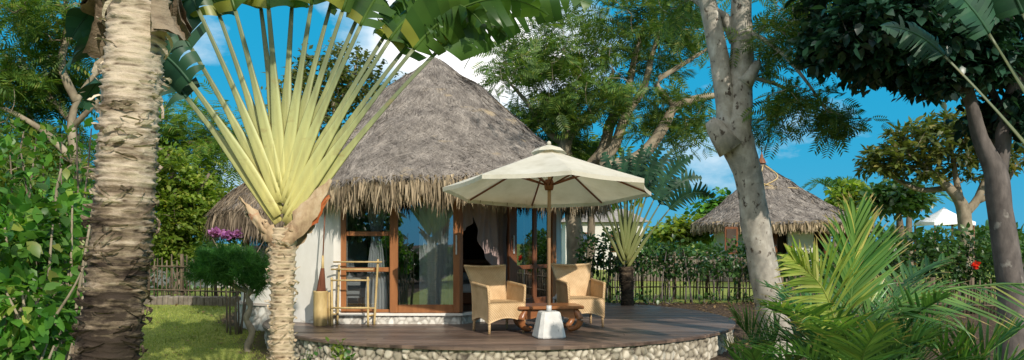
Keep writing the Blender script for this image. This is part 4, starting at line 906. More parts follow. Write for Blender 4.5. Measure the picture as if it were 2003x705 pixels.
tree('tree', 'leafy feathery tree behind the thick palm trunk at the left edge', b, limbs, crowns, (M['bark_pale'], M['leaf_feather2']), T_FEATH, .26, 7, .36, 53, min_skip=14, upn=.6)
# --- lime green tree behind the left fence
d = 19.5; b = np.array([X(352, d), d, .42])
limbs = [(np.vstack([b-(0, 0, .1), W([(354,500),(350,420),(340,350),(330,290)], d)]), [.18,.14,.12,.09,.05]), (W([(352,440),(385,380),(410,340)], d), [.08,.06,.03])]
crowns = [ell(340, 410, d, 80, 60, 1.1, 90), ell(395, 430, d, 50, 45, .9, 50), ell(330, 340, d, 50, 50, .9, 45), ell(330, 480, d-.4, 50, 40, .8, 45), ell(395, 370, d+.4, 45, 40, .8, 30)]
tree('tree', 'bright lime green leafy tree behind the bamboo fence on the left lawn', b, limbs, crowns, (M['bark'], M['leaf_lime']), T_LEAF, .13, 46, .5, 54, min_skip=6)
# --- sparse tree showing through the fan
d = 21.; b = np.array([X(690, d), d, .42])
limbs = [(np.vstack([b-(0, 0, .1), W([(690,420),(680,330),(660,250),(650,190)], d)]), [.2,.17,.14,.09,.04]), (W([(680,300),(730,230),(770,190)], d), [.08,.06,.03]), (W([(670,270),(610,200),(580,150)], d), [.08,.06,.03]), (W([(655,220),(690,150),(700,110)], d), [.05,.04,.02])]
crowns = [ell(650, 150, d, 110, 70, 1.4, 90), ell(720, 180, d, 80, 55, 1.2, 60), ell(580, 190, d, 60, 60, 1, 40), ell(630, 250, d, 100, 60, 1.2, 60)]
tree('tree', 'sparse small leaved tree showing between the fan palm stalks behind the hut', b, limbs, crowns, (M['bark_pale'], M['leaf_frangi']), T_SMALL, .17, 15, .5, 55, min_skip=8)
# --- dark tree at the right
d = 8.6; b = np.array([X(1985, d), d, 0.])
limbs = [(np.vstack([b-(0, 0, .1), W([(1980,600),(1966,480),(1952,380),(1944,330),(1918,270),(1896,190),(1868,100),(1850,20),(1838,-90)], d)]), [.18,.14,.125,.12,.11,.078,.068,.062,.055,.03]),
         (W([(1950,350),(1962,280),(1968,210),(2010,130),(2060,60)], d+.1), [.10,.085,.08,.07,.04]), (W([(1895,185),(1840,120),(1760,80),(1680,70)], d), [.04,.03,.022,.012]), (W([(1855,40),(1760,0),(1660,-10)], d), [.045,.03,.015]), (W([(1965,230),(1920,130),(1940,60)], d+.4), [.05,.035,.02])]
crowns = [ell(1790, 60, d, 150, 66, 1.2, 140), ell(1680, 50, d, 85, 62, .9, 80), ell(1630, 90, d, 44, 35, .6, 36), ell(1760, 118, d, 90, 30, .8, 80), ell(1880, 120, d+.2, 70, 50, .9, 90), ell(1840, 150, d, 50, 24, .6, 36), ell(1960, 235, d+.3, 50, 40, .6, 40), ell(1750, -70, d, 210, 80, 1.6, 90), ell(1960, 20, d+.4, 80, 70, 1, 90), ell(2060, 100, d, 70, 90, 1, 60)]
tree('tree', 'dark leaved tree with forked slender trunk standing at the right edge', b, limbs, crowns, (M['bark_dark'], M['leaf_dark']), T_LEAF, .125, 30, .30, 56, min_skip=26, droop=.55, nside=12)
# --- frangipani
d = 18.5; b = np.array([X(1893, d), d, .42])
limbs = [(np.vstack([b-(0, 0, .1), W([(1892,560),(1888,440),(1880,400),(1858,370),(1830,345),(1800,320),(1775,300)], d)]), [.2,.17,.16,.14,.11,.09,.06,.03]), (W([(1885,420),(1912,390),(1930,340),(1945,290)], d), [.12,.1,.07,.03]), (W([(1880,400),(1870,350),(1862,300),(1850,260)], d), [.09,.07,.05,.03]), (W([(1855,368),(1800,372),(1750,350),(1715,325)], d+.3), [.08,.06,.04,.02]), (W([(1910,395),(1960,370),(1990,320)], d), [.08,.05,.03]), (W([(1830,345),(1840,300),(1815,265)], d), [.06,.05,.02])]
crowns = [ell(1810, 275, d, 95, 42, 1.3, 95), ell(1760, 310, d, 70, 36, 1.1, 60), ell(1870, 255, d, 75, 36, 1.2, 70), ell(1900, 315, d, 80, 50, 1.2, 60), ell(1715, 318, d, 40, 26, .8, 30), ell(1970, 290, d, 55, 60, 1.2, 50), ell(1820, 335, d, 90, 30, 1, 30)]
tree('tree', 'frangipani tree with bare pale forking limbs on the right behind the dark hedge', b, limbs, crowns, (M['bark_pale'], M['leaf_frangi']), T_LONG, .22, 12, .24, 57, min_skip=10, droop=-.1, lw=1.2)
# --- blue green bushy tree under the frangipani and other far trees
def bushy(label, px, py, d, rx, ry, k, mats, leaf, ls, per, sp, seed, name='tree', group=None, base_py=None):
    b = np.array([X(px, d), d, .42]); c = at(px, py, d)
    limbs = [(np.array([b-(0, 0, .1), (b+c)/2+np.array([.1, 0, 0]), c+np.array([0, 0, -.1])]), [.16, .12, .05])]
    cr = [ell(px, py, d, rx, ry, rx*d/F*.8, k), ell(px-rx*.45, py+ry*.35, d-.3, rx*.6, ry*.6, rx*d/F*.5, k//2), ell(px+rx*.45, py+ry*.3, d+.3, rx*.6, ry*.65, rx*d/F*.5, k//2)]
    return tree(name, label, b, limbs, cr, mats, leaf, ls, per, sp, seed, group=group, min_skip=4)
bushy('dark bluish tree below the frangipani crown', 1755, 385, 22, 60, 36, 50, (M['bark'], M['leaf_hedge']), T_LEAF, .22, 18, .5, 61)
bushy('yellow green bushy tree right of the far hut roof', 1665, 385, 33, 42, 24, 45, (M['bark'], M['leaf_lime']), T_LEAF, .30, 14, .7, 62)
bushy('round green tree left of the far hut roof', 1408, 412, 36, 48, 34, 50, (M['bark'], M['leaf_bright']), T_LEAF, .32, 16, .7, 63)
bushy('low yellow green tree between the traveller palm and the far hut', 1330, 450, 30, 60, 24, 46, (M['bark'], M['leaf_lime']), T_LEAF, .26, 14, .6, 64)
bushy('broad green tree behind the hut, beyond the thick tree limbs', 1150, 330, 24, 120, 70, 90, (M['bark'], M['leaf_lime']), T_LEAF, .24, 18, .6, 65)
bushy('dense green tree at the far left behind the shrub', 30, 440, 14, 150, 120, 110, (M['bark'], M['leaf_hedge']), T_LEAF, .13, 40, .55, 66)
bushy('deep green tree between the thick palm trunk and the hut', 360, 260, 22, 110, 120, 90, (M['bark'], M['leaf_feather2']), T_FEATH, .42, 7, .7, 67)

# ================================================================== HEDGES, SHRUBS
def hedge(name, label, blobs, mats, leaf, ls, per_m3, seed, cat='hedge', stems=None, flowers=None, shell=.35, droop=.15):
    """blobs: (centre, radii); stems: list of (p, q, r); a core of leaves plus shoots that break the outline"""
    rng = np.random.default_rng(seed); c0 = np.array(blobs[0][0]); base = np.array([c0[0], c0[1], float(gh(c0[0], c0[1]))]); o = thing(name, label, cat, base); pos, dr = [], []
    mb = MB()
    for c, r in blobs:
        c, r = np.array(c, float), np.array(r, float); n = int(per_m3*4.2*r[0]*r[1]*r[2]); q = nz(rng.normal(0, 1, (n, 3))); rad = rng.uniform(shell**3, 1, (n, 1))**(1/3)
        f = np.array([.82+.36*noise.noise(tuple(k*2.1+c*.7)) + .16*noise.noise(tuple(k*6+c)) for k in q])[:, None]
        p = c+q*rad*f*r; pos.append(p); dr.append(q*.8+rng.normal(0, .6, (n, 3))+(0, 0, -droop))
        for k in range(max(3, int(6*r[0]))):
            x = c[0]+rng.uniform(-.8, .8)*r[0]; y = c[1]+rng.uniform(-.5, .5)*r[1]; g = float(gh(x, y)); mb.tube(spl([(x, y, g-.03), (x+rng.normal(0, .06), y+rng.normal(0, .06), (g+c[2])/2), (x+rng.normal(0, .15), y+rng.normal(0, .1), c[2]+r[2]*.4)], 6), [.018, .017, .015, .012, .01, .006], 5)
    for s in stems or []: mb.tube(spl(s[0], 14), np.linspace(s[1], s[1]*.3, 14), 7)
    mb.build('stem', mats[0], o)
    pos = np.vstack(pos); dr = np.vstack(dr); g = gh(pos[:, 0], pos[:, 1]); ok = pos[:, 2] > g+.03; pos, dr = pos[ok], dr[ok]; m = len(pos)
    V, Q = inst(leaf, pos, dr, np.array([0, 0, 1.])+rng.normal(0, .6, (m, 3)), ls*rng.uniform(.6, 1.35, m)); quads('foliage', V, Q, mats[1], o)
    for (p, n, sz, mat, sp) in flowers or []:
        q = np.asarray(p)+nz(rng.normal(0, 1, (n, 3)))*rng.uniform(.2, 1.35, (n, 1))*np.asarray(sp); V, Q = inst(T_LEAF, q, rng.normal(0, 1, (n, 3))+(0, -.5, .2), rng.normal(0, 1, (n, 3)), sz*rng.uniform(.7, 1.2, n), 1.4); quads('flower', V, Q, M[mat], o)
    return o
HB = (M['bark_dark'], M['leaf_hedge'])
def row(px0, px1, d, top, bot, n, ry, jit=14, seed=0):
    rng = np.random.default_rng(seed); L = []
    for i in range(n):
        px = px0+(px1-px0)*(i+.5)/n; t = top+rng.uniform(-jit, jit); L.append((at(px, (t+bot)/2, d+rng.normal(0, .1)), ((px1-px0)/n*.78*d/F, ry, (bot-t)/2*d/F)))
    return L
hedge('hedge', 'dark leafy hedge along the bamboo fence right of the hut', row(1135, 1300, 16.6, 446, 552, 4, .45, seed=1)+row(1300, 1500, 16.7, 464, 556, 5, .45, seed=2)+row(1180, 1470, 16.4, 575, 606, 3, .15, seed=3), HB, T_LEAF, .10, 900, 71)
hedge('hedge', 'tall dark hedge at the right between the far hut and the slender dark tree', row(1700, 2040, 15.6, 425, 590, 6, .6, 12, 4)+row(1490, 1700, 16.4, 480, 580, 4, .5, 10, 5), HB, T_LEAF, .105, 850, 72, flowers=[(at(1908, 519, 14.9), 26, .075, 'flower_red', (.045, .04, .035)), (at(1545, 488, 15.8), 14, .06, 'flower_red', (.03, .03, .04))])
hedge('hedge', 'green hedge behind the bamboo fence on the left lawn', row(290, 480, 17.6, 500, 585, 4, .4, 14, 6)+row(150, 300, 17.4, 470, 590, 3, .5, 14, 7), (M['bark'], M['leaf_hedge']), T_LEAF, .11, 260, 73)
hedge('bougainvillea', 'bougainvillea bush with purple flowers under the annex roof edge', [(at(440, 482, 12.7), (.36, .22, .25)), (at(462, 476, 12.7), (.16, .2, .2))], (M['bark'], M['leaf_hedge']), T_LEAF, .09, 1100, 74, 'shrub', flowers=[(at(424, 455, 12.55), 150, .062, 'flower_purple', (.08, .08, .045)), (at(446, 460, 12.5), 150, .062, 'flower_purple', (.09, .08, .04)), (at(466, 458, 12.5), 110, .062, 'flower_purple', (.045, .06, .05))])
# left foreground shrub with broad leaves
rng0 = np.random.default_rng(3)
blobs = []
for (px, py, d, rx, ry) in ((30, 470, 4.6, 75, 80), (110, 430, 4.9, 60, 70), (60, 600, 4.4, 80, 80), (140, 560, 4.9, 45, 80), (100, 680, 4.5, 60, 60), (-40, 540, 4.6, 80, 140), (20, 700, 4.3, 70, 60), (150, 460, 5.2, 40, 80)):
    blobs.append((at(px, py, d), (rx*d/F, .34, ry*d/F)))
stems = [(W([(60, 705), (95, 640), (140, 570), (165, 520)], 4.4), .012), (W([(20, 760), (30, 640), (60, 560)], 4.5), .016), (W([(180, 800), (185, 700), (190, 640)], 4.7), .02), (W([(100, 780), (90, 600), (60, 440), (20, 390)], 4.8), .022), (W([(120, 780), (130, 560), (110, 400), (120, 330)], 5.0), .02)]
hedge('broadleaf_shrub', 'glossy bright green broadleaf shrub in the left foreground', blobs, (M['bark_pale'], M['leaf_bright']), T_LEAF, .085, 3300, 75, 'shrub', stems=stems, shell=.2, droop=.35)
hedge('leafy_shrub', 'tall dark green leafy shrub rising behind the broadleaf shrub at the left edge', [(at(px, py, dd), (rx*dd/F, .45, ry*dd/F)) for (px, py, dd, rx, ry) in ((20, 330, 7.2, 70, 70), (110, 350, 7.4, 70, 60), (60, 420, 7.0, 90, 60), (160, 420, 7.4, 45, 80), (-40, 400, 7.2, 60, 110), (140, 270, 7.6, 40, 36), (40, 270, 7.6, 60, 30), (100, 520, 7.2, 110, 110))], (M['bark'], M['leaf_bright']), T_LEAF, .095, 620, 77, 'shrub', shell=.1)
# clipped casuarina with crooked stem
d = 11.4; cb = np.array([X(487, d), d, float(gh(0, d))])
def casuarina():
    o = thing('topiary_shrub', 'clipped flat topped fine leaved shrub with crooked pale stem beside the annex', 'shrub', cb); mb = MB()
    mb.tube(spl(np.vstack([cb-(0, 0, .05), W([(484, 680), (493, 650), (482, 625), (490, 600), (484, 580), (494, 560), (470, 545)], d)]), 40), np.linspace(.055, .03, 40)+.006*np.sin(np.arange(40)*1.1), 9)
    for a in ((430, 540), (410, 520), (505, 530), (450, 510), (512, 560)): mb.tube(spl(np.vstack([at(486, 572, d), at((486+a[0])/2, (572+a[1])/2+6, d+.1), at(*a, d)]), 8), np.linspace(.028, .01, 8), 6)
    mb.build('stem', M['bark_pale'], o); rng = np.random.default_rng(76); pos, dr = [], []
    for (px, py, rx, ry, rz, k) in ((428, 524, 48, 30, .40, 95), (480, 520, 42, 30, .40, 85), (450, 506, 46, 18, .38, 60), (506, 548, 22, 26, .22, 34), (395, 534, 18, 20, .22, 22)):
        c = at(px, py, d); q = nz(rng.normal(0, 1, (k, 3)))*rng.uniform(.45, 1.12, (k, 1)); tc_ = c+q*np.array([rx*d/F, rz, ry*d/F])
        for t_, ax in zip(tc_, q):
            m_ = int(rng.uniform(35, 95)); dd = nz(ax*.7+rng.normal(0, .6, (m_, 3))+(0, 0, .35)); pos.append(t_+rng.normal(0, .022, (m_, 3))); dr.append(dd)
    pos, dr = np.vstack(pos), np.vstack(dr); m = len(pos); V, Q = inst(T_BLADE, pos, dr, rng.normal(0, 1, (m, 3)), rng.uniform(.06, .15, m), .035); quads('foliage', V, Q, M['leaf_fine'], o)
casuarina()
# small weeds rooted at the deck wall
for (px, py, d, n, lab) in ((600, 697, 9.6, 14, 'small green weed at the foot of the stone wall, nearest the palm trunk'), (661, 684, 9.35, 26, 'largest yellow green weed on the stone wall below the deck edge'), (678, 700, 9.3, 12, 'low green weed at the stone wall, rightmost of the three')):
    p = at(px, py, d); rng = np.random.default_rng(px); o = thing('weed', lab, 'weed', (p[0], p[1], p[2]-.08), 0, 'weeds on the deck wall'); q = p+rng.normal(0, 1, (n, 3))*np.array([.05, .03, .05])
    mb = MB(); [mb.tube([p+(0, .02, -.09), k], .003, 4, cap=False) for k in q]; mb.build('stem', M['leaf_bright'], o)
    V, Q = inst(T_LEAF, q, rng.normal(0, .7, (n, 3))+(0, -.5, .3), (0, 0, 1), rng.uniform(.05, .10, n)); quads('foliage', V, Q, M['leaf_bright'] if n < 20 else M['leaf_lime'], o)

# ================================================================== ARECA PALMS (right foreground)
def frond(root, path, L0, npairs, wd, mat, rng, lift=.35, spread=1.0, side=None, a0=62, a1=22, start=.22):
    """feather leaf: rachis with two rows of long narrow leaflets"""
    C = spl(np.asarray(path, float), 60); T = nz(np.gradient(C, axis=0)); ref = np.array([0, 0, 1.]) if side is None else None
    mb = MB(); mb.tube(C, np.linspace(.012, .003, 60), 6)
    for k in range(npairs):
        s = start+(1-start)*(k+.5)/npairs; i = min(59, int(s*59)); t = T[i]; sd0 = nz(np.cross(t, ref)) if side is None else nz(np.asarray(side, float)-t*np.dot(side, t)); up = nz(np.cross(sd0, t))
        if side is None and up[2] < 0: up = -up
        f = (s-start)/(1-start); prof = (.62+.38*math.sin(PI*min(1, f*1.25+.12))) if f < .8 else (.62+.38*math.sin(PI*min(1, .8*1.25+.12)))*(1-.45*(f-.8)/.2)
        for sg in (-1, 1):
            L = L0*prof*rng.uniform(.88, 1.08); a = R(a0+(a1-a0)*f+rng.normal(0, 4)); d = nz(t*math.cos(a)+sd0*sg*math.sin(a)*spread+up*(lift+rng.normal(0, .08))); p = C[i].copy(); n = 7; G = np.zeros((n, 3, 3)); wv = nz(np.cross(d, up)); dr = rng.uniform(.25, .75) if rng.random() < .86 else rng.uniform(1.2, 2.6)
            for j in range(n):
                u = j/(n-1); w = wd*.5*math.sin(PI*min(1, .18+.82*u))**.7*(1-.15*u) if u < .98 else .0008; G[j, 0] = p-wv*w+up*w*.35; G[j, 1] = p; G[j, 2] = p+wv*w+up*w*.35; p = p+d*L/(n-1); d = nz(d+np.array([0, 0, -1.])*dr*.16*(.3+u))
            mb.grid(G, True, np.repeat(np.linspace(.01, 1, n)[:, None], 3, 1))
    mb.build('frond', M[mat], root)
rga = np.random.default_rng(81)
ap = thing('areca_palm', 'bushy palm with bright feathery fronds and a red stem in the right foreground', 'palm', (X(1680, 5.0), 5.0, 0))
def AF(pts, d, L, n, mat='leaf_areca', **k): frond(ap, W(pts, d), L, n, k.pop('wd', .021), mat, rga, **k)
AF([(1668,900),(1662,640),(1668,540),(1672,425)], 5.0, .50, 34, 'leaf_areca', side=(1, .1, 0), lift=.12, a0=42, a1=13, start=.40, wd=.022)
AF([(1655,900,.1),(1640,680,0),(1612,570,-.2),(1545,500,-.4)], 4.8, .42, 34, lift=.15, side=(1, .2, .6), start=.42, a0=56, a1=12, wd=.021, mat='leaf_areca_yellow')
AF([(1645,900,.1),(1625,690,-.1),(1580,620,-.3),(1520,600,-.6)], 4.8, .34, 18, 'leaf_areca', lift=.2, start=.4)
AF([(1690,900),(1715,650,0),(1800,580,-.1),(1960,556,-.2),(2060,562,-.3)], 4.9, .46, 28, lift=.35, side=(0, 1, .5), start=.30, a0=46, a1=16)
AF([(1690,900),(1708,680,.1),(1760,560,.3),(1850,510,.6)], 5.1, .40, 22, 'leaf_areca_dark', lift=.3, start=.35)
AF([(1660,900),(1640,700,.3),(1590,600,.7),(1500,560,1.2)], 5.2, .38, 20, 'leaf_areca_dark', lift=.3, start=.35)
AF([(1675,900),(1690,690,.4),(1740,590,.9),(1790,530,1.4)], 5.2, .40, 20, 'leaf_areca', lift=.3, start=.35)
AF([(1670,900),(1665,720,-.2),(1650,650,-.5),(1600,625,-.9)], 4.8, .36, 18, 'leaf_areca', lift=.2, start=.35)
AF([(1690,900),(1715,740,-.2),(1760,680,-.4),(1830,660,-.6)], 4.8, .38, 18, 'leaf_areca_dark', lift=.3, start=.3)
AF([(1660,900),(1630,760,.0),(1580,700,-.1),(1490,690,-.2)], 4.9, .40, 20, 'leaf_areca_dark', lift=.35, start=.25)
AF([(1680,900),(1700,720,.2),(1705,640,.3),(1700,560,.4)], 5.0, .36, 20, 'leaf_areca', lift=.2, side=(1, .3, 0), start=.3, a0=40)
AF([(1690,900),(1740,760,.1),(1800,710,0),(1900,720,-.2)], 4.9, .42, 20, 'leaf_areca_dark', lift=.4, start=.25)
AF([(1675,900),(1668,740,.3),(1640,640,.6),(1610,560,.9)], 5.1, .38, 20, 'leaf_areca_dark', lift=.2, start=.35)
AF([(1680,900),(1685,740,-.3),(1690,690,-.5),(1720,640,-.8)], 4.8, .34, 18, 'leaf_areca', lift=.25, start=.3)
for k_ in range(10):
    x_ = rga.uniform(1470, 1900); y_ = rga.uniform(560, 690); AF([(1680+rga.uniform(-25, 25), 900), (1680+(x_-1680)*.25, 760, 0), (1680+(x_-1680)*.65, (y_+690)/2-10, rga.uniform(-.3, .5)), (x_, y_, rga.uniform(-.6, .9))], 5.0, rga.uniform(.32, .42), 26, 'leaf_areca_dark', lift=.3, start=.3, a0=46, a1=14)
for (a, c) in ((1672, 1694), (1690, 1712), (1655, 1650)):
    mb = MB(); mb.tube(spl(np.vstack([[X(a, 5.0), 5.0, -.03], at((a+c)/2-8, 760, 5.0), at(c, 650, 4.95)]), 12), np.linspace(.02, .010, 12), 8); mb.build('stem', surf('red crown shaft', (.28, .03, .015), (.42, .08, .03), (8, 8, 3), .5, .1) if a == 1672 else M['stalk_green'], ap)
def small_palm(label, px, d, fr, mat, seed):
    rng = np.random.default_rng(seed); b = np.array([X(px, d), d, 0.]); o = thing('areca_palm', label, 'palm', b, 0, 'small palms in the right foreground')
    for (p, n, L, k) in fr: frond(o, np.vstack([b, W(p, d)]), L, n, .024, mat, rng, lift=.35, start=k, a0=44, a1=15)
small_palm('low dark green palm at the right end of the deck wall', 1500, 6.0, [([(1490,760),(1470,670),(1440,630)], 20, .42, .42), ([(1500,760),(1510,690),(1525,640)], 18, .38, .42), ([(1480,780),(1450,720),(1425,690)], 18, .36, .42), ([(1510,780),(1560,700),(1610,670,-.3)], 18, .4, .42), ([(1505,780),(1540,720,-.5),(1570,700,-.9)], 18, .4, .4), ([(1490,780),(1480,720,-.4),(1470,690,-.8)], 18, .4, .4)], 'leaf_areca_dark', 82)
small_palm('small palm rising at the bottom right corner', 1880, 4.9, [([(1870,800),(1850,700),(1800,665)], 18, .34, .45), ([(1890,800),(1920,705),(1990,650)], 20, .40, .45), ([(1880,800),(1880,720),(1905,660)], 16, .32, .45), ([(1895,820),(1950,740),(2030,700)], 18, .36, .45)], 'leaf_areca', 83)
small_palm('small dark palm at the right behind the bright fronds', 1800, 7.6, [([(1790,700),(1775,640),(1740,600)], 16, .36, .4), ([(1805,700),(1830,630),(1890,605)], 16, .36, .4), ([(1800,700),(1805,640),(1815,585)], 16, .34, .4)], 'leaf_areca_dark', 84)
# crown of a distant palm behind the far hut
fpal = thing('coconut_palm', 'distant palm with drooping fronds behind the far hut roof', 'palm', (X(1632, 40), 40, .42))
mb = MB(); mb.tube(spl(np.vstack([[X(1632, 40), 40, .3], at(1634, 440, 40), at(1632, 375, 40)]), 10), np.linspace(.16, .1, 10), 8); mb.build('trunk', M['bark'], fpal)
rgp = np.random.default_rng(5)
for a in np.linspace(-PI, PI, 12)[:-1]:
    c = at(1632, 375, 40); P = np.array([c, c+(.9*math.cos(a), .9*math.sin(a), .5), c+(1.7*math.cos(a), 1.7*math.sin(a), .1)]); frond(fpal, P, .55, 14, .07, 'leaf_areca_dark', rgp, start=.1)
fpal2 = thing('coconut_palm', 'distant palm at the right between the frangipani and the dark hedge', 'palm', (X(1780, 34), 34, .42))
mb = MB(); mb.tube(spl(np.vstack([[X(1780, 34), 34, .3], at(1778, 440, 34), at(1780, 398, 34)]), 10), np.linspace(.16, .1, 10), 8); mb.build('trunk', M['bark'], fpal2)
for a in np.linspace(-PI, PI, 12)[:-1]:
    c = at(1780, 398, 34); P = np.array([c, c+(.9*math.cos(a), .9*math.sin(a), .5), c+(1.7*math.cos(a), 1.7*math.sin(a), .0)]); frond(fpal2, P, .55, 14, .07, 'leaf_areca_dark', rgp, start=.1)

# ================================================================== FENCES, FAR BUILDINGS
def fence(label, A, B, h, n, seed, npost=5, curb=None, name='bamboo_fence'):
    A, B = np.array(A, float), np.array(B, float); rng = np.random.default_rng(seed); z = lambda p: float(gh(p[0], p[1])); o = thing(name, label, 'fence', (*((A+B)/2), z((A+B)/2))); L = np.linalg.norm(B-A); t = (B-A)/L
    mb = MB()
    for i in range(n):
        p = A+(B-A)*(i+.5+rng.uniform(-.25, .25))/n; g = z(p); hh = h*rng.uniform(.85, 1.12); q = p+t*rng.normal(0, .03); mb.tube([(p[0], p[1], g-.03), (q[0], q[1], g+hh)], [.015, .013], 6)
    mb.build('pickets', M['bamboo_old'], o); off = np.array([t[1], -t[0]])*.022
    for k in (.28, .82):
        m = MB(); m.tube(spl([(*(A+off), z(A)+h*k), (*((A+B)/2+off), z((A+B)/2)+h*k+.02), (*(B+off), z(B)+h*k-.02)], 8), .017, 6); m.build('rail', M['bamboo_old'], o)
    for i in range(npost):
        p = A+(B-A)*i/(npost-1)-off*2.2; m = MB(); m.tube([(*p, z(p)-.05), (*p, z(p)+h*1.12)], .034, 8); m.build('post', M['bamboo_old'], o)
    return o
fence('old bamboo picket fence on the soil bed right of the hut', (X(1130, 17.5), 17.5), (X(1510, 17.5), 17.5), .95, 58, 91, 7)
fence('old bamboo picket fence behind the lawn on the left', (X(160, 16.8), 16.8), (X(486, 16.3), 16.3), .92, 40, 92, 6)
fence('low bamboo picket fence under the dark hedge at the right edge', (X(1530, 14.9), 14.9), (X(2060, 14.3), 14.3), .60, 70, 93, 8)
def curb(label, pts, h, w, seed):
    rng = np.random.default_rng(seed); P = spl(np.array(pts, float), 40); c = P.mean(0); o = thing('garden_curb', label, 'curb', (c[0], c[1], float(gh(*c[:2])))); mb = MB()
    for a, b in zip(P[:-1], P[1:]):
        m = (a+b)/2; L = np.linalg.norm(b-a); mb.bbox((m[0], m[1], float(gh(*m))+h/2-.04), (L*.96, w*rng.uniform(.85, 1.1), h*rng.uniform(.85, 1.15)), math.atan2(b[1]-a[1], b[0]-a[0])+rng.normal(0, .03), .025)
    mb.build('stones', M['rock'], o)
curb('low rough stone curb along the foot of the left fence', [(X(200, 16.2), 16.2), (X(400, 15.9), 15.9), (X(470, 15.8), 15.8)], .22, .2, 1)
def farwall(label, A, B, h, mat, name='garden_wall'):
    A, B = np.array(A), np.array(B); c = (A+B)/2; L = np.linalg.norm(B-A); o = thing(name, label, 'wall', (*c, .42)); rz = math.atan2(*(B-A)[::-1]); mb = MB(); mb.bbox((*c, .42+h/2), (L, .2, h), rz, .02); mb.build('wall_panel', M[mat], o); mb = MB(); mb.bbox((*c, .42+h+.031), (L+.1, .3, .06), rz, .02); mb.build('coping', M['rock'], o)
farwall('low pale garden wall seen through the left fence', (X(150, 22), 22), (X(480, 22), 22), .55, 'pale_wall')
farwall('low brown garden wall seen through the fence right of the hut', (X(1200, 26), 26), (X(1560, 25), 25), .75, 'rock')
# far hut
fc = (X(1524, 28), 28.0); fh = thing('thatched_hut', 'smaller distant hut with pointed grey thatched roof behind the grey tree trunk', 'hut', (*fc, .42))
def fin(roof):
    mb = MB(); ax = fc[0]-.62; mb.lathe([(.16, 4.50), (.10, 4.66), (.05, 4.72), (.055, 4.78), (.02, 4.84), (.012, 5.08), (.0, 5.1)], (ax, fc[1], 0), 12); mb.build('finial', M['teak_dark'], roof)
    mb = MB(); P = spl([(ax-.02, fc[1]-.2, 4.42), (ax-.3, fc[1]-.9, 3.78), (ax+.25, fc[1]-1.0, 3.6), (ax+.95, fc[1]-.95, 3.55)], 30); mb.tube(P, .022, 5); P = spl([(ax+.05, fc[1]-.25, 4.40), (ax+.3, fc[1]-.8, 3.95), (ax-.35, fc[1]-1.0, 3.58)], 24); mb.tube(P, .022, 5); mb.build('roof_rope', M['bamboo'], roof)
thatch_roof(fh, fc, [(.02, 4.55), (.35, 4.22), (1.2, 3.48), (2.1, 2.85), (3.0, 2.36)], 3.0, 15000, 7000, (.15, .32), .022, ex=1.0, apex_dx=-.62, seed=7, finial=fin, lmul=1.3)
pol = [(fc[0]+2.2*math.cos(a), fc[1]+2.2*math.sin(a)) for a in np.arange(8)*PI/4+PI/8]
mb = MB()
for i in (3, 4, 5):
    A, B = np.array(pol[i]), np.array(pol[(i+1) % 8]); c = (A+B)/2; mb.box((*c, 1.45), (np.linalg.norm(B-A)*(1.0 if i != 5 else .5), .14, 2.05), math.atan2(*(B-A)[::-1]))
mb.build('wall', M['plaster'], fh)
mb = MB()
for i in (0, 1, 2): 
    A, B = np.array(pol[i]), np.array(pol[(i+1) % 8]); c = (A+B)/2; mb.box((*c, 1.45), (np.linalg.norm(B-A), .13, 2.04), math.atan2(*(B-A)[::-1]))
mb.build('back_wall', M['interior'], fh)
for i in (5, 6, 7, 0):
    mb = MB(); mb.tube([(*pol[i], .4), (*pol[i], 2.5)], .09, 10); mb.build('post', M['teak_dark'], fh)
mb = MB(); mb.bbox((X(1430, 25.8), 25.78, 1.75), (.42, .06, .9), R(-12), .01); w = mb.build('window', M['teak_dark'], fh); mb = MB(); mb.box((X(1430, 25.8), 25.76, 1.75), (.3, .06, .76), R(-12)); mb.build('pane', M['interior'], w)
# white canopy far right
wc = (X(1846, 34), 34.); wt = thing('garden_canopy', 'white pointed canopy roof showing above the dark hedge at the right', 'canopy', (*wc, .42))
mb = MB(); G = np.array([[(wc[0]+f*1.0*k*math.cos(a), wc[1]+f*1.0*k*math.sin(a), 3.22-.62*f**.8-.05*math.sin(PI*((a*4/2/PI) % 1))*f) for a in np.linspace(0, 2*PI, 33) for k in (1/max(abs(math.cos(a)), abs(math.sin(a)))**.6,)] for f in np.linspace(.02, 1, 8)]); mb.grid(G); H = G[-1].copy(); H[:, 2] -= .14; mb.grid(np.array([G[-1], H]), False); mb.build('canopy_cloth', M['white_cloth'], wt)
for dx in (-.82, .82):
    for dy in (-.82, .82): mb = MB(); mb.tube([(wc[0]+dx, wc[1]+dy, .4), (wc[0]+dx, wc[1]+dy, 2.55)], .04, 8); mb.build('pole', M['teak_dark'], wt)
# far house
hx, hd = X(1175, 38), 38.; ho = thing('house', 'distant pale house with low grey roof just right of the hut eaves', 'house', (hx, hd, .42))
mb = MB(); mb.box((hx, hd, 1.52), (3.6, 3, 2.2)); mb.build('wall', M['pale_wall'], ho)
mb = MB(); V = [(hx-2.1, hd-1.8, 2.63), (hx+2.1, hd-1.8, 2.63), (hx+2.1, hd+1.8, 2.63), (hx-2.1, hd+1.8, 2.63), (hx-1.2, hd, 3.3), (hx+1.2, hd, 3.3)]; mb.add(V, [(0,1,5,4),(1,2,5),(2,3,4,5),(3,0,4),(3,2,1,0)]); mb.build('roof', M['grey_tile'], ho)
for dx in (-.9, .7):
    mb = MB(); mb.bbox((hx+dx, hd-1.52, 1.7), (.8, .08, .9), 0, .01); w = mb.build('window', M['teak_dark'], ho); mb = MB(); mb.box((hx+dx, hd-1.55, 1.7), (.66, .04, .76)); mb.build('pane', M['glass'], w)
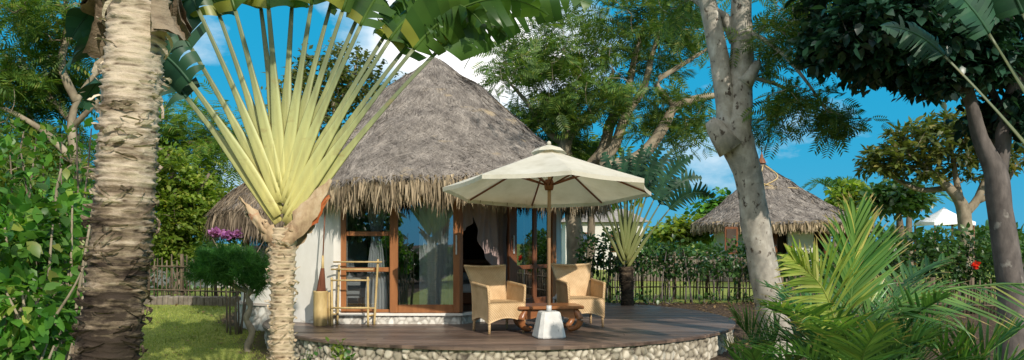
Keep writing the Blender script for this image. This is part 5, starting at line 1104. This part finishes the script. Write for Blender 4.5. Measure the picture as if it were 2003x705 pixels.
# far wood closing the horizon (and the garden behind the viewer, seen mirrored in the glass)
def wood_mass(name, label, spots, mat, ls, n, seed):
    rng = np.random.default_rng(seed); pos, dr = [], []
    for (x, y, z, rx, ry, rz) in spots:
        q = nz(rng.normal(0, 1, (n, 3))); q[:, 2] = abs(q[:, 2]) if z < .6 else q[:, 2]; f = np.array([.75+.4*noise.noise(tuple(k*1.7+np.array([x, y, z]))) for k in q])[:, None]; pos.append(np.array([x, y, z])+q*f*rng.uniform(.7, 1, (n, 1))*np.array([rx, ry, rz])); dr.append(q+rng.normal(0, .7, (n, 3)))
    pos, dr = np.vstack(pos), np.vstack(dr); m = len(pos); V, Q = inst(T_LEAF, pos, dr, np.array([0, 0, 1.])+rng.normal(0, .5, (m, 3)), ls*rng.uniform(.6, 1.4, m)); return tag(quads(name, V, Q, M[mat]), label, 'trees', kind='stuff')
rgw = np.random.default_rng(12)
wood_mass('far_trees', 'band of distant green trees closing the horizon behind the huts', [(x, 46+rgw.uniform(-3, 5), .4, rgw.uniform(3, 5), 3, rgw.uniform(1.7, 2.9)) for x in np.arange(-44, 46, 4.2)], 'leaf_hedge', .55, 420, 13)
wood_mass('garden_trees', 'dark garden trees and sky mirrored in the glass doors', [(-5.7, -7, 2.4, 1.6, 1.4, 2.0), (-8.0, -9, 3.4, 2.6, 2, 3), (-5.6, -8, .4, 3, 1.6, 1.4), (-1.6, -10, .4, 3, 1.6, 1.1), (-11.5, -8, 2.6, 2.6, 2, 3.2), (-1.0, -9.5, 2.2, 1.0, .9, .9)], 'leaf_hedge', .32, 1300, 14)
# ================================================================== LIGHT, SKY, CAMERA
SUN_EL = R(29); S = np.array([.45, -.89]); S /= np.linalg.norm(S)
sv = np.array([S[0]*math.cos(SUN_EL), S[1]*math.cos(SUN_EL), math.sin(SUN_EL)])
ld = bpy.data.lights.new('sun', 'SUN'); ld.energy = 4.3; ld.angle = R(.55); ld.color = (1.0, .92, .80)
lo = bpy.data.objects.new('sun', ld); COL.objects.link(lo); lo.rotation_euler = Vector(sv).to_track_quat('Z', 'Y').to_euler()
w = bpy.data.worlds.new('World'); scene.world = w; w.use_nodes = True; nt = w.node_tree; nt.nodes.clear()
def N(ty, **k):
    o = nt.nodes.new(ty); [setattr(o, a, b) for a, b in k.items()]; return o
out = N('ShaderNodeOutputWorld'); sky = N('ShaderNodeTexSky', sky_type='NISHITA'); sky.sun_disc = False; sky.sun_elevation = SUN_EL; sky.sun_rotation = math.atan2(S[0], S[1]); sky.ozone_density = 1.6; sky.air_density = .9; sky.dust_density = .25
hs = N('ShaderNodeHueSaturation'); hs.inputs['Hue'].default_value = .48; hs.inputs['Saturation'].default_value = 1.35; hs.inputs['Value'].default_value = 1.2
nt.links.new(sky.outputs[0], hs.inputs['Color'])
b1 = N('ShaderNodeBackground'); b1.inputs[1].default_value = .15; cm = N('ShaderNodeMix', data_type='RGBA'); cm.inputs[0].default_value = .94; cm.inputs[7].default_value = (.05, 2.45, 4.35, 1); nt.links.new(hs.outputs[0], cm.inputs[6]); nt.links.new(cm.outputs[2], b1.inputs[0])
b2 = N('ShaderNodeBackground'); b2.inputs[0].default_value = (1, .985, .97, 1); b2.inputs[1].default_value = 1.35
tc = N('ShaderNodeTexCoord'); mp = N('ShaderNodeMapping'); mp.inputs['Scale'].default_value = (3.0, 3.0, 6.5); mp.inputs['Location'].default_value = (.35, .1, .6)
nt.links.new(tc.outputs['Generated'], mp.inputs[0]); no = N('ShaderNodeTexNoise'); no.inputs['Scale'].default_value = 1.7; no.inputs['Detail'].default_value = 7; no.inputs['Roughness'].default_value = .58; nt.links.new(mp.outputs[0], no.inputs['Vector'])
def mth(op, a, b, clamp=False):
    o = N('ShaderNodeMath', operation=op, use_clamp=clamp)
    for s, v in zip(o.inputs, (a, b)):
        if isinstance(v, (int, float)): s.default_value = v
        else: nt.links.new(v, s)
    return o.outputs[0]
def lobe(px, py, tight):
    d = at(px, py, 10)-np.array([0, 0, CAMZ]); d /= np.linalg.norm(d); v = N('ShaderNodeVectorMath', operation='DOT_PRODUCT'); nt.links.new(tc.outputs['Generated'], v.inputs[0]); v.inputs[1].default_value = tuple(d)
    k = mth('SUBTRACT', v.outputs['Value'], 1-tight); return mth('DIVIDE', mth('MAXIMUM', k, 0.0), tight)
acc = mth('MULTIPLY', lobe(985, 40, .014), .5)
for (px, py, t, a) in ((1420, 300, .006, .10), (1500, 330, .010, .10), (1640, 280, .003, .16), (870, 60, .006, .28), (430, 330, .006, .25), (330, 60, .004, .2), (700, 60, .003, .22)): acc = mth('ADD', acc, mth('MULTIPLY', lobe(px, py, t), a))
v = N('ShaderNodeVectorMath', operation='DOT_PRODUCT'); nt.links.new(tc.outputs['Generated'], v.inputs[0]); v.inputs[1].default_value = (-.10, -.45, .887)   # unseen bright cloud added overhead, behind the viewer, to lift the fill light
acc = mth('ADD', acc, mth('MULTIPLY', mth('DIVIDE', mth('MAXIMUM', mth('SUBTRACT', v.outputs['Value'], .42), 0.0), .58), .95))
f = mth('MULTIPLY', mth('SUBTRACT', mth('ADD', no.outputs[0], acc), .64), 2.5, True)
mx = N('ShaderNodeMixShader'); nt.links.new(f, mx.inputs[0]); nt.links.new(b1.outputs[0], mx.inputs[1]); nt.links.new(b2.outputs[0], mx.inputs[2]); nt.links.new(mx.outputs[0], out.inputs[0])
cd = bpy.data.cameras.new('camera'); cd.sensor_width = 36; cd.lens = F/2003*36; cd.shift_y = (474-352.5)/2003; cd.clip_end = 2000; cd.clip_start = .05
co = bpy.data.objects.new('camera', cd); COL.objects.link(co); co.location = (0, 0, CAMZ); co.rotation_euler = (PI/2, 0, 0); scene.camera = co
scene.view_settings.view_transform = 'Standard'; scene.view_settings.look = 'None'; scene.view_settings.exposure = 0
scene.render.engine = 'CYCLES'; scene.cycles.max_bounces = 8; scene.cycles.transparent_max_bounces = 12; scene.cycles.use_denoising = True
